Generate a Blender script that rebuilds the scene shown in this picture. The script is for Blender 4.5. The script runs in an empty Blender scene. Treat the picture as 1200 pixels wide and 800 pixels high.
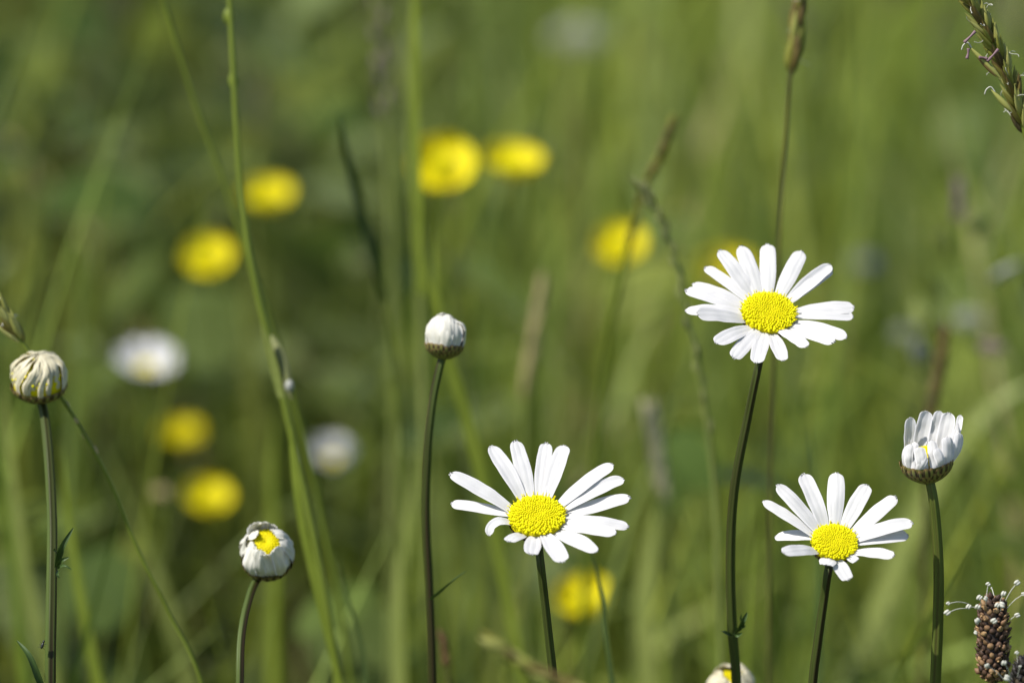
import bpy, math, random
import numpy as np
from mathutils import Vector, Matrix, noise

random.seed(7)
rng = np.random.default_rng(11)
SC = bpy.context.scene
COL = SC.collection
R = math.radians

# ------------------------------------------------------------------ camera
PITCH = R(15.0)
LENS, SENSOR = 150.0, 36.0
EYE = Vector((0, 0, 0.80))
FOCUS = 1.125
FWD = Vector((0, math.cos(PITCH), -math.sin(PITCH)))
UPV = Vector((0, math.sin(PITCH), math.cos(PITCH)))
cd = bpy.data.cameras.new("camera")
cd.lens, cd.sensor_width, cd.sensor_fit = LENS, SENSOR, 'HORIZONTAL'
cd.clip_start, cd.clip_end = 0.02, 500
cd.dof.use_dof = True
cd.dof.focus_distance = FOCUS
cd.dof.aperture_fstop = 6.3
cam = bpy.data.objects.new("camera", cd)
cam.location = EYE
cam.rotation_euler = (R(90) - PITCH, 0, 0)
COL.objects.link(cam)
SC.camera = cam

# ------------------------------------------------------------------ light
SUN_EL, SUN_AZ = R(54), R(246)          # azimuth from +Y towards +X: on the left, a little behind the camera
to_sun = Vector((math.sin(SUN_AZ) * math.cos(SUN_EL), math.cos(SUN_AZ) * math.cos(SUN_EL), math.sin(SUN_EL)))
w = bpy.data.worlds.new("World")
SC.world = w
w.use_nodes = True
nt = w.node_tree
sky = nt.nodes.new("ShaderNodeTexSky")
sky.sky_type = 'NISHITA'
sky.sun_disc = False
sky.sun_elevation, sky.sun_rotation = SUN_EL, SUN_AZ
bg = nt.nodes["Background"]
nt.links.new(sky.outputs[0], bg.inputs[0])
bg.inputs[1].default_value = 0.10
sd = bpy.data.lights.new("sun", 'SUN')
sd.energy, sd.angle, sd.color = 4.6, R(0.5), (1.0, 0.95, 0.88)
sun = bpy.data.objects.new("sun", sd)
sun.rotation_euler = (-to_sun).to_track_quat('-Z', 'Y').to_euler()
sun.location = (-2, -2, 4)
COL.objects.link(sun)
SC.view_settings.view_transform = 'Standard'
SC.view_settings.look = 'None'
SC.view_settings.exposure = 0.58
SC.view_settings.gamma = 1.0
SC.cycles.use_denoising = True
SC.cycles.max_bounces = 8
SC.cycles.transmission_bounces = 4
SC.cycles.diffuse_bounces = 4

# ------------------------------------------------------------------ helpers
K = SENSOR / LENS / 1200.0


def P(u, v, d):
    """point seen at photo pixel (u, v) at distance d along the optical axis"""
    return EYE + d * (FWD + Vector((1, 0, 0)) * ((u - 600) * K) + UPV * ((400 - v) * K))


def PY(u, v, y):
    """point seen at photo pixel (u, v) on the vertical plane at depth y"""
    k = FWD + Vector((1, 0, 0)) * ((u - 600) * K) + UPV * ((400 - v) * K)
    return EYE + k * (y / k.y)


def mm(px, d=FOCUS):
    """real length of px photo pixels at distance d"""
    return px * K * d


def nrm(a):
    a = Vector(a)
    return a.normalized() if a.length > 1e-12 else Vector((0, 0, 1))


class MB:
    def __init__(s):
        s.v, s.f, s.m, s.uv, s.t, s.smooth = [], [], [], [], [], True

    def vert(s, p, uv=(0, 0), t=0.5):
        s.v.append(tuple(p)); s.uv.append(uv); s.t.append(t)
        return len(s.v) - 1

    def face(s, *i, m=0):
        s.f.append(i); s.m.append(m)

    def grid(s, rows, uvs=None, t=0.5, close=False, m=0, flip=False):
        idx = []
        for a, row in enumerate(rows):
            n = len(row)
            idx.append([s.vert(p, uvs[a][b] if uvs else (b / max(1, n - 1), a / max(1, len(rows) - 1)), t) for b, p in enumerate(row)])
        for a in range(len(rows) - 1):
            n = len(rows[a])
            for b in range(n if close else n - 1):
                c = (b + 1) % n
                q = (idx[a][b], idx[a][c], idx[a + 1][c], idx[a + 1][b])
                s.face(*(q[::-1] if flip else q), m=m)
        return idx

    def build(s, name, mats, parent=None, origin=None):
        o3 = Vector(origin) if origin is not None else (parent_origin(parent) if parent else Vector((0, 0, 0)))
        me = bpy.data.meshes.new(name)
        me.from_pydata([(x - o3.x, y - o3.y, z - o3.z) for x, y, z in s.v], [], s.f)
        for m in (mats if isinstance(mats, (list, tuple)) else [mats]):
            me.materials.append(m)
        me.polygons.foreach_set("material_index", s.m)
        me.polygons.foreach_set("use_smooth", [True] * len(s.f))
        ul = me.uv_layers.new(name="UVMap")
        li = np.empty(len(me.loops), dtype=np.int32)
        me.loops.foreach_get("vertex_index", li)
        ul.data.foreach_set("uv", np.array(s.uv, dtype=np.float32)[li].ravel())
        at = me.attributes.new("tint", 'FLOAT', 'POINT')
        at.data.foreach_set("value", np.array(s.t, dtype=np.float32))
        me.update()
        o = bpy.data.objects.new(name, me)
        COL.objects.link(o)
        if parent is not None:
            o.parent = parent
            if origin is not None:
                o.location = o3 - parent_origin(parent)
        elif origin is not None:
            o.location = o3
        return o


def parent_origin(p):
    q = Vector((0, 0, 0))
    while p is not None:
        q += Vector(p.location); p = p.parent
    return q


def thing(name, loc, label, cat, group=None):
    o = bpy.data.objects.new(name, None)
    o.empty_display_size = 0.02
    o.location = loc
    COL.objects.link(o)
    o["label"], o["category"] = label, cat
    if group:
        o["group"] = group
    return o


def tagged(o, label=None, cat=None, group=None, kind=None):
    for k, x in (("label", label), ("category", cat), ("group", group), ("kind", kind)):
        if x:
            o[k] = x
    return o


def catmull(pts, n):
    """centripetal Catmull-Rom: no overshoot where the spacing changes"""
    pts = [Vector(p) for p in pts]
    ext = [pts[0] * 2 - pts[1]] + pts + [pts[-1] * 2 - pts[-2]]
    out = []
    for i in range(len(pts) - 1):
        p0, p1, p2, p3 = ext[i:i + 4]
        t0 = 0.0
        t1 = t0 + max(1e-5, (p1 - p0).length) ** 0.5
        t2 = t1 + max(1e-5, (p2 - p1).length) ** 0.5
        t3 = t2 + max(1e-5, (p3 - p2).length) ** 0.5
        for k in range(n):
            t = t1 + (t2 - t1) * k / n
            a1 = p0 * ((t1 - t) / (t1 - t0)) + p1 * ((t - t0) / (t1 - t0))
            a2 = p1 * ((t2 - t) / (t2 - t1)) + p2 * ((t - t1) / (t2 - t1))
            a3 = p2 * ((t3 - t) / (t3 - t2)) + p3 * ((t - t2) / (t3 - t2))
            b1 = a1 * ((t2 - t) / (t2 - t0)) + a2 * ((t - t0) / (t2 - t0))
            b2 = a2 * ((t3 - t) / (t3 - t1)) + a3 * ((t - t1) / (t3 - t1))
            out.append(b1 * ((t2 - t) / (t2 - t1)) + b2 * ((t - t1) / (t2 - t1)))
    out.append(pts[-1])
    return out


def frames(path):
    """parallel-transported (tangent, side, normal) along a path"""
    out = []
    n = None
    for i, p in enumerate(path):
        t = nrm(path[min(i + 1, len(path) - 1)] - path[max(i - 1, 0)])
        if n is None:
            n = nrm(t.cross(Vector((0.3, 1, 0.1))).cross(t))
        n = nrm(n - t * n.dot(t))
        out.append((t, nrm(t.cross(n)), n))
    return out


def tube(mb, path, rad, sides=10, ridges=0, depth=0.1, t=0.5, m=0, cap=True):
    fr = frames(path)
    rows, uvs = [], []
    ln = 0.0
    for i, (p, (T, S, N)) in enumerate(zip(path, fr)):
        if i:
            ln += (p - path[i - 1]).length
        r = rad(i / (len(path) - 1)) if callable(rad) else rad
        row, uv = [], []
        for k in range(sides):
            a = 2 * math.pi * k / sides
            rr = r * (1 + (depth * math.cos(ridges * a) if ridges else 0))
            row.append(p + S * (rr * math.cos(a)) + N * (rr * math.sin(a)))
            uv.append((k / sides, ln))
        rows.append(row); uvs.append(uv)
    idx = mb.grid(rows, uvs, t, close=True, m=m, flip=False)
    if cap:
        mb.face(*idx[0][::-1], m=m)
        mb.face(*idx[-1], m=m)


def spindle(mb, p, q, r, sides=6, rings=6, flat=0.8, t=0.5, peak=0.4, m=0, side=None):
    """a pointed seed / spikelet between p and q"""
    T = nrm(q - p)
    S = nrm(T.cross(side if side is not None else Vector((0.2, 1, 0.15))))
    N = S.cross(T)
    rows = []
    for i in range(rings + 1):
        s = i / rings
        x = s / peak * 0.5 if s < peak else 0.5 + (s - peak) / (1 - peak) * 0.5
        rr = r * max(0.03, math.sin(math.pi * x)) ** 0.8
        rows.append([p.lerp(q, s) + S * (rr * math.cos(2 * math.pi * k / sides)) + N * (rr * flat * math.sin(2 * math.pi * k / sides)) for k in range(sides)])
    mb.grid(rows, None, t, close=True, m=m)


_ICO = None


def blob(mb, c, ax, ra, rb, t=0.5, m=0):
    """small ellipsoid: radius ra along ax, rb across"""
    T = nrm(ax)
    S = nrm(T.cross(Vector((0.31, 0.9, 0.17))))
    N = S.cross(T)
    rows = []
    nr, ns = 5, 7
    for i in range(nr + 1):
        th = math.pi * (0.02 + 0.96 * i / nr)
        rows.append([c - T * (ra * math.cos(th)) + (S * math.cos(2 * math.pi * k / ns) + N * math.sin(2 * math.pi * k / ns)) * (rb * math.sin(th)) for k in range(ns)])
    idx = mb.grid(rows, None, t, close=True, m=m)
    mb.face(*idx[0][::-1], m=m); mb.face(*idx[-1], m=m)


def petal(mb, path, nh, width, notch=0.25, cup=0.16, thick=0.00012, base=0.42, peak=0.52, m=0, twist=0.0, blunt=2.3, seed=0, nx=9, groove=0.026, taper=0.26, crumple=0.0):
    """one closed, thin, grooved strap petal along a path; nh points out of its upper face"""
    rd = random.Random(seed * 7919 + 13)
    nr = 22
    L = sum((path[i + 1] - path[i]).length for i in range(len(path) - 1))
    n = len(path) - 1
    wob = rd.uniform(-1, 1)
    top, bot, uvs = [], [], []
    edge = [rd.uniform(-1, 1) for _ in range(6)]
    for i in range(nr + 1):
        s = i / nr
        t = 1 - (1 - s) ** 1.7
        f = t * n
        j = min(int(f), n - 1)
        p = path[j].lerp(path[j + 1], f - j)
        T = nrm(path[j + 1] - path[j]) if 0 < j < n - 1 else nrm(path[min(j + 1, n)] - path[max(j, 0)])
        h = nh(t) if callable(nh) else nh
        S = nrm(T.cross(h))
        N = nrm(S.cross(T))
        if twist:
            q = Matrix.Rotation(twist * t, 3, T)
            S, N = q @ S, q @ N
        pr = base + (1 - base) * (math.sin(min(1, t / peak) * math.pi / 2)) ** 0.9
        if t > 0.5:
            pr *= 1 - taper * ((t - 0.5) / 0.5) ** 2
        e0 = 0.84
        if t > e0:
            x = (t - e0) / (1 - e0)
            pr *= max(0.0, 1 - x ** blunt) ** (1 / 1.9)
        pr *= 1 + 0.035 * math.sin(9 * t + edge[0] * 3) * edge[1]
        hw = width / 2 * max(pr, 0.10 if t < 1 else 0.34)
        a, b, uv = [], [], []
        for k in range(nx):
            x = -1 + 2 * k / (nx - 1)
            zz = cup * hw * (x * x - 0.3) + groove * width * math.cos(x * 2.6 * math.pi) * min(1, 3 * t) * (1 if t < 0.93 else (1 - t) / 0.07)
            zz += 0.03 * width * wob * x * math.sin(4 * t)
            nz = 0.0
            if t > 0.9:
                nz = -notch * width * 0.22 * (math.cos(x * 2.4 * math.pi + edge[2]) * 0.5 + 0.5) * ((t - 0.9) / 0.1) ** 2
            c = p + S * (hw * x) + N * zz + T * nz
            rim = 1 - x ** 4
            if crumple:
                q_ = Vector((c.x + seed * 0.37, c.y + seed * 0.11, c.z)) / (width * 0.9)
                c = c + N * (crumple * width * noise.noise(q_) * min(1, 3 * t)) + S * (0.5 * crumple * width * noise.noise(q_ * 1.3 + Vector((7, 3, 1))) * t)
            a.append(c + N * (thick * rim)); b.append(c - N * (thick * rim)); uv.append((k / (nx - 1), t))
        top.append(a); bot.append(b); uvs.append(uv)
    ia = mb.grid(top, uvs, 0.5, m=m)
    ib = mb.grid(bot, uvs, 0.5, m=m, flip=True)
    for r in (0, nr):
        for k in range(nx - 1):
            q = (ia[r][k], ib[r][k], ib[r][k + 1], ia[r][k + 1])
            mb.face(*(q[::-1] if r else q), m=m)
    for k in (0, nx - 1):
        for r in range(nr):
            q = (ia[r][k], ia[r + 1][k], ib[r + 1][k], ib[r][k])
            mb.face(*(q if k else q[::-1]), m=m)


def blade(mb, path, width, nh, fold=0.25, t=0.5, m=0, tip=1.4, base=0.7):
    """a grass or stem leaf: a V-folded strap tapering to a point"""
    n = len(path) - 1
    rows, uvs = [], []
    for i, p in enumerate(path):
        s = i / n
        T = nrm(path[min(i + 1, n)] - path[max(i - 1, 0)])
        h = nh(s) if callable(nh) else nh
        S = nrm(T.cross(h)); N = nrm(S.cross(T))
        hw = width / 2 * (base + (1 - base) * math.sin(min(1, s * 2.2) * math.pi / 2)) * max(0.02, 1 - s ** 2.2) ** (1 / tip)
        rows.append([p - S * hw + N * (fold * hw), p - S * hw * 0.5 + N * fold * hw * 0.35, p, p + S * hw * 0.5 + N * fold * hw * 0.35, p + S * hw + N * (fold * hw)])
        uvs.append([(0, s), (0.25, s), (0.5, s), (0.75, s), (1, s)])
    mb.grid(rows, uvs, t, m=m)
    lo = [[q - nrm(FWD) * 0 - (nh(i / n) if callable(nh) else Vector(nh)).normalized() * 0.00016 for q in row] for i, row in enumerate(rows)]
    mb.grid(lo, uvs, t, m=m, flip=True)


# ------------------------------------------------------------------ materials
def mat(name):
    m = bpy.data.materials.new(name)
    m.use_nodes = True
    t = m.node_tree
    t.nodes.clear()
    out = t.nodes.new("ShaderNodeOutputMaterial")
    return m, t, out


def N(t, typ, **kw):
    n = t.nodes.new(typ)
    for k, x in kw.items():
        setattr(n, k, x)
    return n


def ramp(t, fac, stops):
    r = N(t, "ShaderNodeValToRGB")
    e = r.color_ramp.elements
    while len(e) < len(stops):
        e.new(0.5)
    for q, (pos, c) in zip(e, stops):
        q.position = pos; q.color = (*c, 1)
    t.links.new(fac, r.inputs[0])
    return r.outputs[0]


def leafy(t, out, col, trans=0.3, rough=0.5, tcol=None, bump=None, spec=0.4):
    pb = N(t, "ShaderNodeBsdfPrincipled")
    pb.inputs["Roughness"].default_value = rough
    pb.inputs["Specular IOR Level"].default_value = spec
    tr = N(t, "ShaderNodeBsdfTranslucent")
    mx = N(t, "ShaderNodeMixShader")
    mx.inputs[0].default_value = trans
    t.links.new(col, pb.inputs["Base Color"])
    t.links.new(tcol or col, tr.inputs["Color"])
    if bump is not None:
        t.links.new(bump, pb.inputs["Normal"])
    t.links.new(pb.outputs[0], mx.inputs[1]); t.links.new(tr.outputs[0], mx.inputs[2])
    t.links.new(mx.outputs[0], out.inputs[0])
    return pb


def uvnoise(t, su, sv, scale=1.0, detail=3.0, rough=0.55):
    tc = N(t, "ShaderNodeTexCoord")
    mp = N(t, "ShaderNodeMapping")
    mp.inputs["Scale"].default_value = (su, sv, 1)
    t.links.new(tc.outputs["UV"], mp.inputs[0])
    oi = N(t, "ShaderNodeObjectInfo")
    cm = N(t, "ShaderNodeCombineXYZ")
    mu = N(t, "ShaderNodeMath", operation='MULTIPLY'); mu.inputs[1].default_value = 37.0
    t.links.new(oi.outputs["Random"], mu.inputs[0]); t.links.new(mu.outputs[0], cm.inputs[0]); t.links.new(mu.outputs[0], cm.inputs[1])
    t.links.new(cm.outputs[0], mp.inputs["Location"])
    nz = N(t, "ShaderNodeTexNoise")
    nz.inputs["Scale"].default_value = scale
    nz.inputs["Detail"].default_value = detail
    nz.inputs["Roughness"].default_value = rough
    t.links.new(mp.outputs[0], nz.inputs["Vector"])
    return nz.outputs["Fac"], tc


def petal_mat(name, c0, c1, trans=0.38):
    m, t, out = mat(name)
    f, tc = uvnoise(t, 14, 2.2, 1.0)
    col = ramp(t, f, [(0.30, c1), (0.62, c0)])
    bp = N(t, "ShaderNodeBump"); bp.inputs["Strength"].default_value = 0.25; bp.inputs["Distance"].default_value = 0.0002
    t.links.new(f, bp.inputs["Height"])
    leafy(t, out, col, trans, 0.55, bump=bp.outputs[0], spec=0.25)
    return m


PETAL = petal_mat("petal_white", (0.74, 0.735, 0.73), (0.68, 0.675, 0.68))
CREAM = petal_mat("petal_cream", (0.72, 0.69, 0.55), (0.46, 0.40, 0.20), 0.3)
BUDW = petal_mat("petal_bud_white", (0.75, 0.74, 0.68), (0.66, 0.64, 0.54), 0.32)
BUTTER = petal_mat("petal_yellow", (0.78, 0.70, 0.004), (0.75, 0.64, 0.003), 0.35)


def simple(name, stops, su=1, sv=1, scale=5.0, trans=0.0, rough=0.6, attr=None, spec=0.3):
    m, t, out = mat(name)
    if attr:
        a = N(t, "ShaderNodeAttribute", attribute_name=attr)
        f = a.outputs["Fac"]
    else:
        f, _ = uvnoise(t, su, sv, scale)
    col = ramp(t, f, stops)
    leafy(t, out, col, trans, rough, spec=spec)
    return m


DISC = simple("disc_yellow", [(0.0, (0.46, 0.32, 0.003)), (0.35, (0.76, 0.68, 0.004)), (1.0, (0.83, 0.80, 0.006))], attr="tint", rough=0.7, trans=0.25, spec=0.15)
STEM = simple("stem_green_brown", [(0.34, (0.026, 0.017, 0.007)), (0.46, (0.034, 0.040, 0.009)), (0.62, (0.055, 0.082, 0.014))], 5, 9, 1.0, trans=0.03, rough=0.5, spec=0.18)
STEMG = simple("stem_green", [(0.36, (0.040, 0.026, 0.010)), (0.46, (0.070, 0.085, 0.016)), (0.62, (0.11, 0.145, 0.024))], 5, 5, 1.0, trans=0.06, rough=0.5, spec=0.2)
STEMB = simple("stem_brown", [(0.36, (0.060, 0.034, 0.013)), (0.48, (0.052, 0.048, 0.013)), (0.60, (0.065, 0.078, 0.016))], 5, 9, 1.0, trans=0.03, rough=0.5, spec=0.3)
LEAF = simple("daisy_leaf", [(0.3, (0.035, 0.065, 0.016)), (0.7, (0.065, 0.115, 0.024))], 6, 6, 1.0, trans=0.25, rough=0.5)
GRASSY = simple("grass_stem_green", [(0.3, (0.13, 0.175, 0.02)), (0.7, (0.20, 0.25, 0.035))], 3, 9, 1.0, trans=0.25, rough=0.45)
PALEGRASS = simple("grass_pale_green", [(0.3, (0.19, 0.235, 0.055)), (0.7, (0.26, 0.30, 0.085))], 3, 9, 1.0, trans=0.3, rough=0.5)
DARKGRASS = simple("grass_dark_green", [(0.3, (0.042, 0.070, 0.020)), (0.7, (0.065, 0.10, 0.03))], 3, 9, 1.0, trans=0.15, rough=0.45)
BROWNGRASS = simple("grass_brown", [(0.3, (0.055, 0.05, 0.018)), (0.7, (0.10, 0.095, 0.025))], 3, 9, 1.0, trans=0.2, rough=0.55)
SPIKELET = simple("spikelet", [(0.0, (0.065, 0.05, 0.02)), (0.3, (0.16, 0.115, 0.035)), (0.55, (0.23, 0.24, 0.04)), (1.0, (0.40, 0.40, 0.13))], attr="tint", trans=0.2, rough=0.5)
STRAW = simple("straw", [(0.3, (0.36, 0.29, 0.13)), (0.7, (0.50, 0.42, 0.22))], 4, 4, 1.0, trans=0.25, rough=0.6)
BEADG = simple("pale_spikelet", [(0.3, (0.17, 0.19, 0.06)), (0.7, (0.27, 0.28, 0.12))], 4, 4, 1.0, trans=0.25, rough=0.6)
PALES = simple("pale_seed", [(0.3, (0.55, 0.50, 0.30)), (0.7, (0.68, 0.62, 0.40))], 4, 4, 1.0, trans=0.35, rough=0.6)
MAUVE = simple("anther_mauve", [(0.3, (0.15, 0.085, 0.10)), (0.7, (0.25, 0.16, 0.18))], 4, 4, 1.0, trans=0.15, rough=0.6)
WHITEF = simple("filament_white", [(0.3, (0.48, 0.48, 0.40)), (0.7, (0.60, 0.60, 0.53))], 4, 4, 1.0, trans=0.2, rough=0.6)
PLANT = simple("plantain_scales", [(0.0, (0.022, 0.014, 0.010)), (0.45, (0.075, 0.042, 0.026)), (0.75, (0.17, 0.095, 0.05)), (1.0, (0.34, 0.22, 0.10))], attr="tint", rough=0.6)
PLANTD = simple("plantain_dark_scales", [(0.0, (0.008, 0.007, 0.006)), (0.7, (0.022, 0.017, 0.014)), (1.0, (0.08, 0.06, 0.03))], attr="tint", rough=0.5)
GREYV = simple("seed_grey_purple", [(0.3, (0.15, 0.11, 0.10)), (0.7, (0.24, 0.19, 0.17))], 4, 4, 1.0, trans=0.15, rough=0.7)
GREYW = simple("flower_dull_white", [(0.3, (0.30, 0.31, 0.27)), (0.7, (0.42, 0.43, 0.38))], 4, 4, 1.0, trans=0.25, rough=0.7)
GREYD = simple("petal_dull_white", [(0.3, (0.54, 0.54, 0.53)), (0.7, (0.64, 0.64, 0.63))], 4, 4, 1.0, trans=0.35, rough=0.6)
BLUE = simple("flower_grey_blue", [(0.3, (0.13, 0.14, 0.20)), (0.7, (0.19, 0.20, 0.27))], 4, 4, 1.0, trans=0.25, rough=0.7)
DOCK = simple("seed_red_brown", [(0.3, (0.12, 0.055, 0.03)), (0.7, (0.19, 0.10, 0.05))], 4, 4, 1.0, trans=0.15, rough=0.7)

# bracts: green tongues with a dark rim and a pale papery edge near the tip
BRACT, t_, o_ = mat("bract")
tc_ = N(t_, "ShaderNodeTexCoord"); sp_ = N(t_, "ShaderNodeSeparateXYZ"); t_.links.new(tc_.outputs["UV"], sp_.inputs[0])
ax_ = N(t_, "ShaderNodeMath", operation='SUBTRACT'); ax_.inputs[1].default_value = 0.5; t_.links.new(sp_.outputs[0], ax_.inputs[0])
ab_ = N(t_, "ShaderNodeMath", operation='ABSOLUTE'); t_.links.new(ax_.outputs[0], ab_.inputs[0])
c_ = ramp(t_, ab_.outputs[0], [(0.0, (0.15, 0.16, 0.04)), (0.16, (0.19, 0.18, 0.05)), (0.26, (0.05, 0.035, 0.014)), (0.40, (0.022, 0.014, 0.008)), (0.5, (0.10, 0.065, 0.03))])
mr_ = N(t_, "ShaderNodeMapRange"); mr_.inputs[1].default_value = 0.80; mr_.inputs[2].default_value = 0.95; t_.links.new(sp_.outputs[1], mr_.inputs[0])
mx_ = N(t_, "ShaderNodeMixRGB"); mx_.inputs[2].default_value = (0.20, 0.13, 0.05, 1); t_.links.new(mr_.outputs[0], mx_.inputs[0]); t_.links.new(c_, mx_.inputs[1]); c_ = mx_.outputs[0]
leafy(t_, o_, c_, 0.05, 0.5)

# meadow grass, tint by a colour attribute set per blade, left-rear shade included
GRASS, t_, o_ = mat("meadow_grass")
a_ = N(t_, "ShaderNodeAttribute", attribute_name="blade_colour")
leafy(t_, o_, a_.outputs["Color"], 0.42, 0.5, spec=0.22)

SOIL, t_, o_ = mat("meadow_soil")
tc_ = N(t_, "ShaderNodeTexCoord"); nz_ = N(t_, "ShaderNodeTexNoise"); nz_.inputs["Scale"].default_value = 9; nz_.inputs["Detail"].default_value = 6
t_.links.new(tc_.outputs["Object"], nz_.inputs["Vector"])
c_ = ramp(t_, nz_.outputs["Fac"], [(0.35, (0.030, 0.028, 0.012)), (0.5, (0.045, 0.065, 0.016)), (0.68, (0.075, 0.10, 0.022))])
leafy(t_, o_, c_, 0.0, 0.9)

# ------------------------------------------------------------------ ground
g = MB()
ext = [-60, -20, -8, -3, -1, 0, 1, 2, 3, 5, 9, 20, 60, 140]
rows = [[Vector((x, y, 0.012 * math.sin(x * 1.7) * math.cos(y * 1.3) if abs(x) < 8 and abs(y) < 9 else 0)) for x in [-90, -40, -15, -6, -3, -1.5, 0, 1.5, 3, 6, 15, 40, 90]] for y in ext]
g.grid(rows, flip=False)
tagged(g.build("ground", SOIL), kind="structure")

# ------------------------------------------------------------------ meadow grass (uncountable)
PAL = np.array([
    (0.115, 0.146, 0.020), (0.090, 0.122, 0.020), (0.136, 0.163, 0.020), (0.110, 0.142, 0.034),
    (0.152, 0.168, 0.026), (0.060, 0.090, 0.016), (0.158, 0.178, 0.064), (0.114, 0.146, 0.054)])


GAIN = 2.3


def top_limit(x, y):
    """how tall growth may stand so that nothing rises in front of the flowers"""
    fr = 0.80 - y * 0.3560
    return np.where(y < 1.06, np.minimum(0.36, fr - 0.06), np.where(y < 1.30, np.maximum(0.30, fr - 0.012), 0.9))


# flowers that stand clear of the growth in front of them: (pixel u, v, distance, half width of the gap in metres)
OPEN = [(519, 194, 1.56, .016), (601, 191, 1.64, .016), (314, 230, 1.78, .014), (243, 301, 1.68, .016), (727, 288, 1.68, .016), (852, 318, 1.82, .014),
        (212, 511, 1.87, .013), (244, 583, 1.72, .014), (685, 704, 1.52, .015), (172, 430, 1.70, .022), (390, 538, 1.75, .020), (1062, 392, 1.80, .010), (1136, 378, 1.72, .012)]


def clear_of_flowers(x, y, top, slack=0.0):
    ok = np.ones(len(x), dtype=bool)
    for u, v, d, hw in OPEN:
        q = P(u, v, d)
        f = y / q.y
        ok &= ~((y < q.y - 0.004) & (np.abs(x - q.x * f) < hw * f + slack) & (top > EYE.z + (q.z - EYE.z) * f - hw * f))
    return ok


def meadow_blades(x, y, H, W, name=None, tone=None):
    ok = clear_of_flowers(x, y, H, 0.008)
    H = np.where(ok, H, np.minimum(H, 0.24))
    n = len(x)
    S = 7
    t = np.linspace(0, 1, S)
    ph = rng.uniform(0, 2 * np.pi, n)
    b = rng.beta(1.6, 4.0, n) * 0.9 + 0.03
    tw = ph + np.pi / 2 + rng.normal(0, 0.5, n)
    cx = x[:, None] + np.cos(ph)[:, None] * (b * H)[:, None] * t ** 2.2
    cy = y[:, None] + np.sin(ph)[:, None] * (b * H)[:, None] * t ** 2.2
    droop = np.where(b > 0.35, (b - 0.35) * 1.1, 0)
    cz = H[:, None] * (t - (0.18 * b)[:, None] * t ** 2 - droop[:, None] * t ** 4)
    hw = (W / 2)[:, None] * (0.75 + 0.25 * np.sin(np.minimum(1, t * 2) * np.pi / 2)) * np.maximum(0.03, 1 - t ** 2.5) ** 0.75
    sx, sy = np.cos(tw)[:, None], np.sin(tw)[:, None]
    L = np.stack([cx - sx * hw, cy - sy * hw, cz], -1)
    Rr = np.stack([cx + sx * hw, cy + sy * hw, cz + hw * 0.3], -1)
    V = np.stack([L, Rr], 2).reshape(n, S * 2, 3)
    k = np.arange(S - 1)
    q = np.stack([2 * k, 2 * k + 1, 2 * k + 3, 2 * k + 2], -1)
    F = (q[None] + (np.arange(n) * S * 2)[:, None, None]).reshape(-1, 4)
    c = PAL[rng.choice(len(PAL), n, p=[.2, .2, .14, .14, .1, .1, .06, .06])] * rng.uniform(0.75, 1.2, n)[:, None]
    dry = rng.random(n) < 0.02
    c[dry] = np.array((0.24, 0.20, 0.10)) * rng.uniform(0.7, 1.1, dry.sum())[:, None]
    if tone is not None:
        c = c * tone[:, None] * np.where(rng.random(n) < 0.5, 1.0, 0.8)[:, None]
    lit_ = np.clip(np.maximum((x + 0.17) / 0.17, 1 - (y - 1.32) / 0.22), 0, 1)
    c = c * (GAIN * (0.58 + 0.46 * lit_))[:, None]  # left-rear blades darkened: shade of the deep growth put into their colour
    C = np.repeat(c, S * 2, 0)
    return V.reshape(-1, 3), F, C


def meadow_heads(x, y, z, ln, wd, cols, lean):
    """soft seed heads: spindles of 6 sides x 5 rings on thin stalks"""
    n = len(x)
    ns, nr = 5, 6
    ph = rng.uniform(0, 2 * np.pi, n)
    s = np.linspace(0, 1, nr)
    prof = np.sin(np.pi * (0.04 + 0.92 * s)) ** 0.8
    ang = np.linspace(0, 2 * np.pi, ns, endpoint=False)
    ax = np.cos(ph) * lean; ay = np.sin(ph) * lean
    cx = x[:, None] + (ax * ln)[:, None] * s; cy = y[:, None] + (ay * ln)[:, None] * s; cz = z[:, None] + ln[:, None] * s
    r = (wd / 2)[:, None] * prof
    V = np.stack([cx[..., None] + r[..., None] * np.cos(ang), cy[..., None] + r[..., None] * np.sin(ang), np.broadcast_to(cz[..., None], (n, nr, ns))], -1).reshape(n, nr * ns, 3)
    q = []
    for a in range(nr - 1):
        for b in range(ns):
            c = (b + 1) % ns
            q.append((a * ns + b, a * ns + c, (a + 1) * ns + c, (a + 1) * ns + b))
    F = (np.array(q)[None] + (np.arange(n) * nr * ns)[:, None, None]).reshape(-1, 4)
    return V.reshape(-1, 3), F, np.repeat(cols, nr * ns, 0)


def stuff_mesh(name, chunks, m):
    V, F, C = [], [], []
    off = 0
    for v, f, c in chunks:
        V.append(v); F.append(f + off); C.append(c); off += len(v)
    V, F, C = np.concatenate(V), np.concatenate(F), np.concatenate(C)
    me = bpy.data.meshes.new(name)
    me.vertices.add(len(V)); me.vertices.foreach_set("co", V.astype(np.float32).ravel())
    me.loops.add(F.size); me.loops.foreach_set("vertex_index", F.astype(np.int32).ravel())
    me.polygons.add(len(F))
    me.polygons.foreach_set("loop_start", np.arange(0, F.size, 4, dtype=np.int32))
    me.polygons.foreach_set("loop_total", np.full(len(F), 4, dtype=np.int32))
    me.polygons.foreach_set("use_smooth", np.ones(len(F), dtype=bool))
    at = me.attributes.new("blade_colour", 'FLOAT_COLOR', 'POINT')
    at.data.foreach_set("color", np.concatenate([C, np.ones((len(C), 1))], 1).astype(np.float32).ravel())
    me.materials.append(m)
    me.update(calc_edges=True); me.validate()
    o = bpy.data.objects.new(name, me)
    COL.objects.link(o)
    o["kind"] = "stuff"
    return o


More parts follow.
